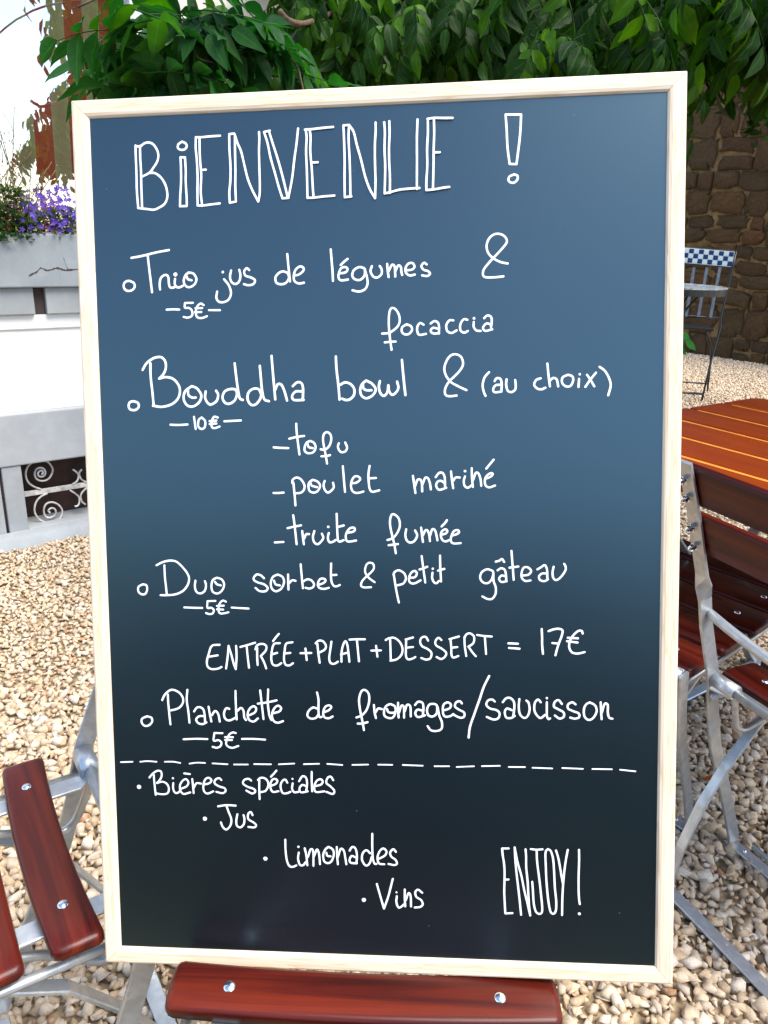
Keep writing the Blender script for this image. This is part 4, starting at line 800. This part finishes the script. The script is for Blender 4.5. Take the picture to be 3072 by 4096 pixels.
('ENJOY!', 10.7, '4269,7634 4274,7702 4291,7823 4293,7960 4290,8082 4294,8204 4301,8334;4269,7635 4335,7632;4293,7968 4333,7965;4301,8332 4374,8326;4396,7618 4403,7755 4418,7916 4441,8118 4463,8341;4396,7618 4426,7778 4464,7914 4495,8075 4529,8220 4556,8345/4541,8196 4530,7993 4515,7832 4513,7711 4507,7635;4561,7631 4619,7636 4680,7630;4620,7644 4626,7772 4649,7957 4668,8135 4679,8264 4671,8313 4641,8322 4610,8291 4591,8202 4583,8072 4576,7980;4733,7625 4764,7648 4787,7728 4798,7864 4806,8025 4821,8186 4817,8283 4791,8317 4760,8285 4737,8148 4722,7987 4714,7826 4710,7665 4733,7625;4816,7638 4840,7718 4863,7846 4886,7982;4935,7627 4916,7740 4901,7861 4890,7998 4883,8144 4881,8326;5048,7624 5050,7736 5046,7897 5047,8057 5053,8154 5060,8202;o5056,8306,15'),
]

wr = random.Random(4)
def stroke(V, F, pts, hw_, z):
    """one pen stroke: a ribbon with round ends lying on the panel"""
    n = len(pts); zz = z
    if n == 1: return
    def add(p, h): V.append((p.x, p.y, -0.0035+h)); return len(V)-1
    prev = None; T = [(pts[min(i+1, n-1)]-pts[max(i-1, 0)]).normalized() for i in range(n)]
    start = None
    for i in range(n):
        t = T[i]; nn = Vector((-t.y, t.x, 0)); w = hw_*(1+0.07*noise.noise(Vector((pts[i].x*160, pts[i].y*160, z*1e5)))); zz += 1.2e-6
        a, c, b_ = add(pts[i]+nn*w, zz), add(pts[i], zz+0.00010), add(pts[i]-nn*w, zz)
        if prev: F.append((prev[0], prev[1], c, a)); F.append((prev[1], prev[2], b_, c))
        else:
            last = a
            for k in range(1, 6):
                ang = PI/2+PI*k/6; q = pts[0]+(t*math.cos(ang)+nn*math.sin(ang))*w
                j = add(q, zz); F.append((last, c, j)); last = j
            F.append((last, c, b_))
        prev = (a, c, b_)
        if i == n-1:
            last = a
            for k in range(1, 6):
                ang = PI/2-PI*k/6; q = pts[-1]+(t*math.cos(ang)+nn*math.sin(ang))*w
                j = add(q, zz); F.append((last, j, c)); last = j
            F.append((last, b_, c))
def dot(V, F, x, y, r, z):
    o = len(V); V.append((x, y, -0.0034+z)); N = 14
    for k in range(N):
        a = 2*PI*k/N; rr_ = r*(1+0.08*wr.uniform(-1, 1)); V.append((x+rr_*math.cos(a), y+rr_*math.sin(a), -0.0035+z))
    for k in range(N): F.append((o, o+1+k, o+1+(k+1) % N))
LBL = {'legumes': 'légumes', 'marine': 'mariné', 'fumee': 'fumée', 'gateau': 'gâteau', 'ENTREE': 'ENTRÉE', 'Bieres': 'Bières', 'speciales': 'spéciales', '5 euro': '5€', '10 euro': '10€', '=17 euro': '= 17€', 'ampersand': '&', 'exclamation mark': '!', '/': 'slash'}
for name, wd, st in WRITING:
    V, F = [], []; h = 0.00012; hw_ = wd*0.94e-4
    for s_ in st.split(';'):
        h += 3.1e-5
        if s_[0] == 'o':
            x, y, r = [float(q) for q in s_[1:].split(',')]; dot(V, F, x*1e-4, -y*1e-4, r*1e-4, h); continue
        last = None
        for seg in s_.split('/'):
            P = [Vector((float(q.split(',')[0])*1e-4, -float(q.split(',')[1])*1e-4, 0)) for q in seg.split()]
            if last is not None: P = [last]+P
            last = P[-1]
            Q = catmull(P, 5) if len(P) > 2 else [P[0].lerp(P[1], k/3) for k in range(4)]
            Q2 = [Q[0]]
            for q in Q[1:]:
                if (q-Q2[-1]).length > 2e-4: Q2.append(q)
            stroke(V, F, Q2, hw_, h); h += 2.3e-5
    me = mesh('writing', V, F, PAINT)
    link('writing', me, None, board, label='white handwriting reading '+LBL.get(name, name) if name != 'dashed line' else 'dashed white line across the board')

# ------------------------------------------------------------------ folding beer garden chairs
def slat_mesh(name, L, w, t, bow, mat, r=0.006):
    """wooden slat, x along, y across, z up, bowed in y, rounded edges and corners"""
    n = 14; cr = min(0.010, w*0.2); v, f = [], []
    prof = [(-w/2, -t/2+r*.6), (-w/2, t/2-r), (-w/2+r*.3, t/2-r*.3), (-w/2+r, t/2), (0, t/2+0.0004), (w/2-r, t/2), (w/2-r*.3, t/2-r*.3), (w/2, t/2-r), (w/2, -t/2+r*.6), (w/2-r*.6, -t/2), (-w/2+r*.6, -t/2)]
    xs_ = [-L/2, -L/2+cr*.12, -L/2+cr*.5, -L/2+cr]+[(-L/2+cr)+(L-2*cr)*i/n for i in range(1, n)]+[L/2-cr, L/2-cr*.5, L/2-cr*.12, L/2]
    for x in xs_:
        e = max(0.0, cr-(L/2-abs(x))); ins = cr-math.sqrt(max(0, cr*cr-e*e))
        ez = min(r*0.9, ins*0.6); b = bow*(1-(2*x/L)**2)
        for (y, z) in prof:
            yy = math.copysign(max(0, abs(y)-ins), y) if y else 0.0
            v.append((x, yy+b, math.copysign(max(0, abs(z)-ez), z)))
    k = len(prof)
    for i in range(len(xs_)-1):
        for j in range(k): f.append((i*k+j, (i+1)*k+j, (i+1)*k+(j+1) % k, i*k+(j+1) % k))
    f.append(tuple(range(k))); f.append(tuple((len(xs_)-1)*k+j for j in reversed(range(k))))
    bm = bmesh.new(); bv = [bm.verts.new(p) for p in v]
    for q in f: bm.faces.new([bv[a] for a in q])
    me = from_bm(name, bm, mat, True); return me
def rivet_mesh():
    v = [(0, 0, 0.0033)]; f = []; N = 14
    for j, (r, z) in enumerate(((0.0025, 0.0030), (0.0046, 0.0022), (0.0060, 0.0009), (0.0065, -0.0004))):
        for k in range(N): a = 2*PI*k/N; v.append((r*math.cos(a), r*math.sin(a), z))
    for k in range(N): f.append((0, 1+k, 1+(k+1) % N))
    for j in range(3):
        for k in range(N): f.append((1+j*N+k, 1+(j+1)*N+k, 1+(j+1)*N+(k+1) % N, 1+j*N+(k+1) % N))
    return mesh('rivet', v, f, CHROME, True)
RIVET = rivet_mesh()
def nut_mesh():
    bm = bmesh.new(); tube(bm, [(0, 0, 0), (0, 0, 0.006)], 0.0075, 6); tube(bm, [(0, 0, 0.006), (0, 0, 0.012), (0, 0, 0.016), (0, 0, 0.018)], [0.006, 0.0055, 0.0038, 0.0008], 10)
    return from_bm('nut', bm, CHROME, False)
NUT = nut_mesh()
UPR = [(-0.165, 0.872), (-0.159, 0.858), (-0.126, 0.784), (-0.099, 0.715), (-0.080, 0.668), (-0.071, 0.645), (-0.062, 0.620), (-0.046, 0.566), (-0.003, 0.456), (0.018, 0.371), (0.045, 0.29), (0.11, 0.15), (0.160, 0.035), (0.165, 0.018)]
LEG = [(0.30, 0.432), (0.22, 0.415), (0.15, 0.390), (0.093, 0.355), (0.035, 0.28), (-0.010, 0.20), (-0.040, 0.11), (-0.050, 0.05), (-0.052, 0.018)]
def chair(label, group, L=0.40, n=5, w=0.055, pitch=0.080, f0=0.045, bow=0.009, backs=((0.828, 0.072), (0.742, 0.078)), armrod=True, backL=None, backx=0.0, cat='chair', loc=(0,0,0), rz=0.0):
    root = empty('folding_chair' if cat == 'chair' else 'folding_stool', loc, rz, label=label, cat=cat, group=group)
    zs = 0.451
    sm = slat_mesh('seat_slat', L, w, 0.018, bow, MAHOG)
    for i in range(n):
        o = link('seat_slat', sm if i == 0 else slat_mesh('seat_slat', L, w, 0.018, 0.002, MAHOG), None, root); o.location = (0, f0+w/2+i*pitch, zs)
        for s in (-1, 1):
            r = link('rivet', RIVET, None, o); r.location = (s*(L/2-0.062), (bow if i == 0 else 0.002)*(1-(2*(L/2-0.062)/L)**2), 0.0093)
    depth = f0+w+(n-1)*pitch
    X = L/2-0.006
    xs_ = (-X, X) if cat == 'chair' else (-X, X)
    for s in (-1, 1):
        UP = UPR if backs else [q for q in UPR if q[1] < 0.47]
        P = [(s*X, f, z) for f, z in UP]; Wd = []
        for f, z in UP:
            t = min(1, max(0, (z-0.62)/0.048)); Wd.append((t, (1-t)*0.98, (1-t)*0.2))
        link('upright', flat_bar('upright', P, Wd, 0.027, 0.0065, ZINC), None, root)
        P = [(s*(X-0.040), f if f > 0.2 else f, z) for f, z in [(min(f, depth-0.02), z) for f, z in LEG]]
        link('leg', flat_bar('leg', P, [(1, 0, 0)]*len(P), 0.020, 0.006, ZINC), None, root)
        xr = s*(L/2-0.062)
        P = [(xr, depth-0.004, 0.438), (xr, 0.09, 0.438), (xr, 0.02, 0.438), (xr+s*0.010, 0.0, 0.440), (s*(X-0.012), -0.012, 0.442)]
        link('seat_strap', flat_bar('seat_strap', P, [(1, 0, 0)]*3+[(1, -0.4, 0)]*2, 0.028, 0.005, ZINC), None, root)
        link('hinge_sleeve', tube_mesh('hinge_sleeve', [(s*(X-0.005), 0, 0.448), (s*(X-0.052), 0, 0.448)], 0.0150, ZINC, 14), None, root)
        P = catmull([(s*(X-0.052), 0.0, 0.442), (s*(X-0.050), 0.012, 0.405), (s*(X-0.048), 0.030, 0.368), (s*(X-0.05), 0.055, 0.362), (s*(X-0.06), 0.11, 0.395), (s*(X-0.06), min(0.19, depth-0.05), 0.425)], 5)
        link('side_rod', tube_mesh('side_rod', P, 0.0060, ZINC, 9), None, root)
        if cat == 'chair':
            link('side_rod', tube_mesh('side_rod', [(s*(X-0.012), -0.01, 0.418), (s*(X-0.012), depth-0.02, 0.425)], 0.0058, ZINC, 8), None, root)
        for (z, h) in backs:
            f = np.interp(z, [0.645, 0.715, 0.784, 0.872], [-0.071, -0.099, -0.126, -0.165])
            nn = Vector((0, -0.92, -0.39))
            for dz in (-h*0.22, h*0.22):
                k = link('nut', NUT, None, root); k.location = Vector((s*X, f-0.0035+dz*-0.42, z+dz)); k.rotation_euler = nn.to_track_quat('Z', 'Y').to_euler()
    link('cross_rod', tube_mesh('cross_rod', [(-(X-0.05), 0, 0.448), (X-0.05, 0, 0.448)], 0.0095, ZINC, 10), None, root)
    if armrod:
        P = catmull([(X-0.002, -0.047, 0.591), (X-0.06, -0.058, 0.588), (X-0.14, -0.062, 0.580), (0, -0.064, 0.576), (-X+0.14, -0.062, 0.580), (-X+0.06, -0.058, 0.588), (-X+0.002, -0.047, 0.591)], 5)
        link('back_rod', tube_mesh('back_rod', P, 0.0085, ZINC, 10), None, root)
    for f, z in ((-0.052, 0.011), (0.165, 0.011)):
        link('floor_runner', flat_bar('floor_runner', [(-X-0.01, f, z), (-X/2, f, z+0.003), (X/2, f, z+0.003), (X+0.01, f, z)], [(0, 1, 0)]*4, 0.027, 0.006, ZINC), None, root)
        if f > 0: link('floor_rod', tube_mesh('floor_rod', [(-X+0.045, f, z+0.03), (X-0.045, f, z+0.03)], 0.0058, ZINC, 8), None, root)
        for s in (-1, 1):
            b_ = link('rivet', RIVET, None, root); b_.location = (s*(X-0.03), f, z+0.0045); b_.scale = (0.6, 0.6, 1)
    for z, h in backs:
        f = float(np.interp(z, [0.645, 0.715, 0.784, 0.872], [-0.071, -0.099, -0.126, -0.165]))
        o = link('back_slat', slat_mesh('back_slat', backL or L+0.03, h, 0.016, 0.0, MAHOG), None, root)
        o.location = (backx, f+0.0125, z+0.004); o.rotation_euler = (math.radians(113), 0, 0)
        for s in (-1, 1):
            r = link('rivet', RIVET, None, o); r.location = (s*(L/2-0.006), 0, -0.0085); r.rotation_euler = (PI, 0, 0)
    return root
def yaw_of(fx, fy): return math.atan2(-fx, fy)
# chair that carries the board (seat faces the viewer)
chair('folding chair carrying the menu board, dark red curved seat slat in front of it', 'folding garden chairs', bow=0.0065, loc=(0.0, 0.642, 0), rz=PI)
# left chair, seen from above, facing away to the left
fw = Vector((-0.831, -0.556)); s_ = Vector((0.556, -0.831)); o_ = Vector((-0.4755, 0.9107))
c_ = o_+s_*0.170-fw*0.052
chair('folding chair at lower left with bare red seat slats, turned away from the board', 'folding garden chairs', L=0.350, w=0.055, pitch=0.082, f0=0.052, bow=0.008, backL=0.30, backx=0.045, loc=(c_.x, c_.y, 0), rz=yaw_of(fw.x, fw.y))
# right bench by the table, its back to the viewer
lat = Vector((-0.426, 0.905)); fw = Vector((0.905, 0.426)); p0 = Vector((0.608, 1.212))
LA = 0.50; c_ = p0-lat*(LA/2-0.006)
chair('folding chair at the table with its red backrest slats and acorn nuts towards the board', 'folding garden chairs', L=LA, n=4, w=0.085, pitch=0.098, f0=0.022, bow=0.0, loc=(c_.x, c_.y, 0), rz=yaw_of(fw.x, fw.y))
fw = Vector((0.75, 0.66)).normalized(); lat = Vector((-fw.y, fw.x)); e0 = Vector((0.597, 1.238))
LB = 0.44; c_ = e0+lat*(LB/2)-fw*0.052
chair('folding chair half hidden behind the board edge, wide dark red seat slats in shade', 'folding garden chairs', L=LB, n=5, w=0.108, pitch=0.123, f0=0.052-0.04, bow=0.0, backs=(), armrod=False, loc=(c_.x, c_.y, 0), rz=yaw_of(fw.x, fw.y))

# ------------------------------------------------------------------ slatted table, right
tl = Vector((-0.577, 0.817)); tf = Vector((0.817, 0.577))
TC = Vector((0.845, 2.150))               # far left corner on the near side of the end edge
table = empty('garden_table', (TC.x, TC.y, 0), math.atan2(tf.y, tf.x), label='orange brown slatted garden table with a rounded corner, right of the board', cat='table')
# local x across the planks (away), -y along the planks towards the viewer
TL_ = 1.15; x0 = -0.61; PB = [-0.61, -0.455, -0.306, -0.148, 0.008, 0.172, 0.362]
for i in range(6):
    xa = PB[i]; xb = PB[i+1]-0.014
    bm = bmesh.new(); r = 0.10 if i in (0, 5) else 0.0
    # outline with rounded outer corners at the end of the table
    pts = []
    xm0, xm1 = x0, 0.348
    def yend(x):
        e = min(x-xm0, xm1-x); R_ = 0.05
        return 0.0 if e > R_ else -(R_-math.sqrt(max(0, R_*R_-(R_-e)**2)))
    N = 10
    top = [(xa+(xb-xa)*k/N, yend(xa+(xb-xa)*k/N)) for k in range(N+1)]
    for lay, (ins, z) in enumerate(((0.0, 0.722), (0.0, 0.745), (0.0025, 0.7485), (0.006, 0.750))):
        ring = [bm.verts.new((min(max(x, xa+ins), xb-ins), y-ins, z)) for x, y in top]+[bm.verts.new((xb-ins, -TL_, z)), bm.verts.new((xa+ins, -TL_, z))]
        pts.append(ring)
    n_ = len(pts[0])
    for a in range(3):
        for k in range(n_): bm.faces.new((pts[a][k], pts[a][(k+1) % n_], pts[a+1][(k+1) % n_], pts[a+1][k]))
    bm.faces.new(pts[3]); bm.faces.new(pts[0])
    link('plank', from_bm('plank', bm, TABLEW), None, table)
    if i < 5: link('joint_glint_strip', box_mesh('joint_glint_strip', (xb+0.0005, -TL_+0.01, 0.725), (xb+0.0135, -0.03, 0.7475), TABLEGLINT), None, table)  # strip in the plank gap, its bright orange paints the varnish glint
link('under_rail', box_mesh('under_rail', (x0+0.05, -0.30, 0.69), (x0+0.90, -0.24, 0.7215), ZINC, 0.003), None, table)
link('under_rail', box_mesh('under_rail', (x0+0.05, -1.00, 0.69), (x0+0.90, -0.94, 0.7215), ZINC, 0.003), None, table)
for yy in (-0.27, -0.97):
    for xa, xb in ((x0+0.08, x0+0.78), (x0+0.78, x0+0.08)):
        P = [(xa, yy+(0.018 if xa < xb else -0.018), 0.69), ((xa+xb)/2, yy+(0.018 if xa < xb else -0.018), 0.36), (xb, yy+(0.018 if xa < xb else -0.018), 0.01)]
        link('leg', flat_bar('leg', P, [(0, 1, 0)]*3, 0.03, 0.008, ZINC), None, table)
link('foot_runner', flat_bar('foot_runner', [(x0+0.03, -0.27, 0.012), (x0+0.83, -0.27, 0.012)], [(0, 1, 0)]*2, 0.03, 0.008, ZINC), None, table)
link('foot_runner', flat_bar('foot_runner', [(x0+0.03, -0.97, 0.012), (x0+0.83, -0.97, 0.012)], [(0, 1, 0)]*2, 0.03, 0.008, ZINC), None, table)

# ------------------------------------------------------------------ mosaic bistro chair and round table
BY = 5.45
bc = from_px(2805, 1612, BY); gzb = float(gz(bc.x, bc.y))
TR_ = from_px(2945, 1006, BY+0.30)      # top right corner of the backrest panel
TLp = from_px(2560, 985, BY+0.42)
ub = Vector((TLp.x-TR_.x, TLp.y-TR_.y, 0)).normalized(); HB = TR_.z-gzb
bistro = empty('bistro_chair', (bc.x, bc.y, gzb), math.atan2(ub.y, ub.x), label='black iron bistro chair with blue and white mosaic tile backrest by the stone wall', cat='chair')
# local x = towards the hidden left side, y = towards the viewer side (approx), z up
BI = (Matrix.Translation((bc.x, bc.y, gzb)) @ Matrix.Rotation(math.atan2(ub.y, ub.x), 4, 'Z')).inverted()
def BL(px, py, Y): return BI @ from_px(px, py, Y)
tr = BI @ TR_; br_ = BL(2930, 1070, BY+0.27); BWD = 0.42
ph = (tr-br_).length; up_ = (tr-br_).normalized(); ex = Vector((1, 0, 0)); nz_ = ex.cross(up_).normalized()
if (BI.inverted().to_3x3() @ nz_).y > 0: nz_ = -nz_
PMAT = Matrix.Identity(4)
for i in range(3): PMAT[i][0], PMAT[i][1], PMAT[i][2], PMAT[i][3] = ex[i], up_[i], nz_[i], br_[i]
bp_ = link('mosaic_panel', box_mesh('mosaic_panel', (-0.004, -0.004, -0.010), (BWD, ph+0.004, -0.001), BLACKM, 0.002), None, bistro); bp_.matrix_local = PMAT
gt = link('grout', box_mesh('grout', (0.003, 0.003, -0.0006), (BWD-0.006, ph-0.003, 0.0006), mat_simple('grout', (0.62, 0.64, 0.64), 0.8)), None, bp_)
TW = mat_simple('pale tile', (0.42, 0.52, 0.56), 0.2, 0, 0.08, 40, 0.02); TB = mat_simple('navy tile', (0.010, 0.030, 0.11), 0.2, 0, 0.3, 40, 0.02)
ts = (ph-0.012)/3
tmw = box_mesh('tile', (0.0011, 0.0011, 0.0008), (ts-0.0011, ts-0.0011, 0.0024), TW); tmb = box_mesh('tile', (0.0011, 0.0011, 0.0008), (ts-0.0011, ts-0.0011, 0.0024), TB)
nc = int((BWD-0.012)/ts)
for i in range(nc):
    for j in range(3):
        dark = (i % 2 == 0) if j != 1 else (i % 2 == 1)
        o = link('tile', tmb if dark else tmw, None, bp_); o.location = (0.006+i*ts, 0.006+j*ts, 0)
sidez = BL(2882, 1272, BY+0.16); pv = BL(2882, 1308, BY+0.15); ft = BL(2806, 1606, BY)
wdt = BWD
def both(fn):
    for dx in (0, wdt): fn(dx)
def rodb(name, P, r=0.008, mat=BLACKM, dx=0, seg=7):
    return link(name, tube_mesh(name, [Vector(p)+Vector((dx, 0, 0)) for p in P], r, mat, seg), None, bistro)
both(lambda dx: rodb('back_leg', [tr, br_, sidez, pv, BL(2845, 1440, BY+0.07), ft, (ft.x-0.004, ft.y, 0.0)], 0.0075, BLACKM, dx))
both(lambda dx: rodb('front_leg', [BL(2828, 1332, BY-0.05), BL(2846, 1395, BY+0.05), BL(2842, 1450, BY+0.12), BL(2832, 1540, BY+0.28), BL(2830, 1562, BY+0.30)], 0.0075, BLACKM, dx))
rodb('back_rail', [sidez, sidez+Vector((wdt, 0, 0))], 0.008)
rodb('stretcher', [BL(2832, 1535, BY+0.28), BL(2832, 1535, BY+0.28)+Vector((wdt, 0, 0))], 0.006)
rodb('stretcher', [BL(2812, 1576, BY), BL(2812, 1576, BY)+Vector((wdt, 0, 0))], 0.008)
for px_t, px_b in ((2880, 2842), (2828, 2793), (2776, 2744), (2726, 2696)):
    a, b_ = BL(px_t, 1070, BY+0.27), BL(px_b, 1266, BY+0.16)
    b_.z = sidez.z; 
    link('back_slat', flat_bar('back_slat', [a, b_], [(1, 0, 0)]*2, 0.020, 0.006, SLATE), None, bistro)
zz = BL(2862, 1322, BY-0.05)
for k in range(5):
    y_ = zz.y-0.0+0.05*k
    link('seat_slat', box_mesh('seat_slat', (zz.x-0.01, y_-0.34, zz.z-0.012), (zz.x+wdt-0.02, y_-0.34+0.042, zz.z), BLACKM, 0.003), None, bistro)
# round mosaic table
tp_ = from_px(2899, 1148, BY-0.35); tc_ = from_px(2680, 1143, BY-0.35); rad = (tp_-tc_).length
tz = tp_.z; gzt = float(gz(tc_.x, tc_.y))
rt_ = empty('bistro_table', (tc_.x, tc_.y, gzt), 0, label='small round mosaic bistro table in front of the tiled chair, mostly hidden by the board', cat='table')
def disc(name, r, z0, z1, mat, bev=0.003):
    bm = bmesh.new(); bmesh.ops.create_cone(bm, cap_ends=True, segments=48, radius1=r, radius2=r, depth=z1-z0, matrix=Matrix.Translation((0, 0, (z0+z1)/2)))
    return from_bm(name, bm, mat)
km = M('broken tile mosaic'); vo = km.n('ShaderNodeTexVoronoi'); vo.inputs['Scale'].default_value = 24; km.l(km.coord(), vo.inputs['Vector'])
vd = km.n('ShaderNodeTexVoronoi', feature='DISTANCE_TO_EDGE'); vd.inputs['Scale'].default_value = 24; km.l(km.coord(), vd.inputs['Vector'])
wn_ = km.n('ShaderNodeTexWhiteNoise'); km.l(vo.outputs['Position'], wn_.inputs['Vector'])
cc = km.ramp(wn_.outputs['Value'], [(0, (0.50, 0.56, 0.56)), (0.4, (0.30, 0.36, 0.36)), (0.7, (0.62, 0.64, 0.60)), (0.92, (0.14, 0.17, 0.20))], 'CONSTANT')
km.col(km.mix(km.math('LESS_THAN', vd.outputs['Distance'], 0.05), cc, (0.30, 0.29, 0.27))).set(Roughness=0.25)
TH = tz-gzt
link('mosaic_top', disc('mosaic_top', rad-0.004, TH-0.006, TH, km.m), None, rt_)
link('rim', disc('rim', rad, TH-0.045, TH-0.0062, BLACKM), None, rt_)
for a in (0.6, 2.7, 4.8):
    P = catmull([(0.6*rad*math.cos(a), 0.6*rad*math.sin(a), TH-0.045), (0.15*rad*math.cos(a), 0.15*rad*math.sin(a), TH*0.5), (0.8*rad*math.cos(a), 0.8*rad*math.sin(a), 0.0)], 6)
    link('leg', tube_mesh('leg', P, 0.008, BLACKM, 7), None, rt_)
dg = Matrix.Translation((-tc_.x, -tc_.y, -gzt))
link('brace', flat_bar('brace', [dg @ from_px(2800, 1178, BY-0.35), dg @ from_px(2742, 1240, BY-0.33), dg @ from_px(2680, 1330, BY-0.3)], [(0, 1, 0)]*3, 0.022, 0.008, BLACKM), None, rt_)

# ------------------------------------------------------------------ small plant leaf beside the board
sp_ = empty('young_plant', tuple(from_px(2690, 1500, 3.6)), label='young green plant with serrated leaves peeping out right of the board edge, against the wall', cat='plant')
sp_.location.z = float(gz(0, 3.6))
b0 = Vector(sp_.location); SI = Matrix.Translation(-b0)
tops = [from_px(2738, 1362, 3.6), from_px(2700, 1380, 3.6), from_px(2716, 1330, 3.62), from_px(2680, 1400, 3.55)]
for i, tpt in enumerate(tops):
    link('stem', tube_mesh('stem', [SI @ p for p in catmull([b0, b0.lerp(tpt, 0.6)+Vector((0.02*i-0.03, 0, 0.03)), tpt], 5)], 0.003, STEM, 6), None, sp_)
    d = Vector((0.85, -0.25, -0.45)).normalized() if i != 3 else Vector((-0.6, -0.3, -0.2)).normalized()
    up = Vector((0.35, -0.75, 0.55)); up = (up-d*up.dot(d)).normalized(); sd_ = up.cross(d)
    lv, lu, lf = leaflet(0.070, 0.048, 0.15, 0.25, i)
    lm = uv_mesh('leaf', [SI @ (tpt+d*q[0]+sd_*q[1]+up*q[2]) for q in lv], lf, lu, mat_leaf('bright leaf', [(0.015, 0.11, 0.012), (0.03, 0.19, 0.02)]))
    link('leaf', lm, None, sp_)

# ------------------------------------------------------------------ dry leaves fallen on the gravel
DRY = mat_leaf('dry orange leaf', [(0.30, 0.085, 0.02), (0.42, 0.13, 0.03)], 0.2)
for k_, (px_, py_, yaw_, sc_, lb_) in enumerate((
        (2812, 3112, -0.35, 0.050, 'curled dry orange leaf lying on the gravel right of the board, under the chair legs'),
        (2915, 3195, 2.2, 0.024, 'tiny brown leaf scrap on the gravel near the flat steel chair runner'))):
    d_ = from_px(px_, py_, 1.0)-Vector((0, 0, 1.19)); p_ = Vector((0, 0, 1.19))+d_*((0.018-1.19)/d_.z)
    lv, lu, lf = leaflet(sc_, sc_*0.42, 0.7, -0.5, k_+3)
    o_ = link('fallen_leaf', uv_mesh('fallen_leaf', [tuple(q) for q in lv], lf, lu, DRY), label=lb_, cat='leaf')
    o_.location = p_; o_.rotation_euler = (0.15, 0.1, yaw_)
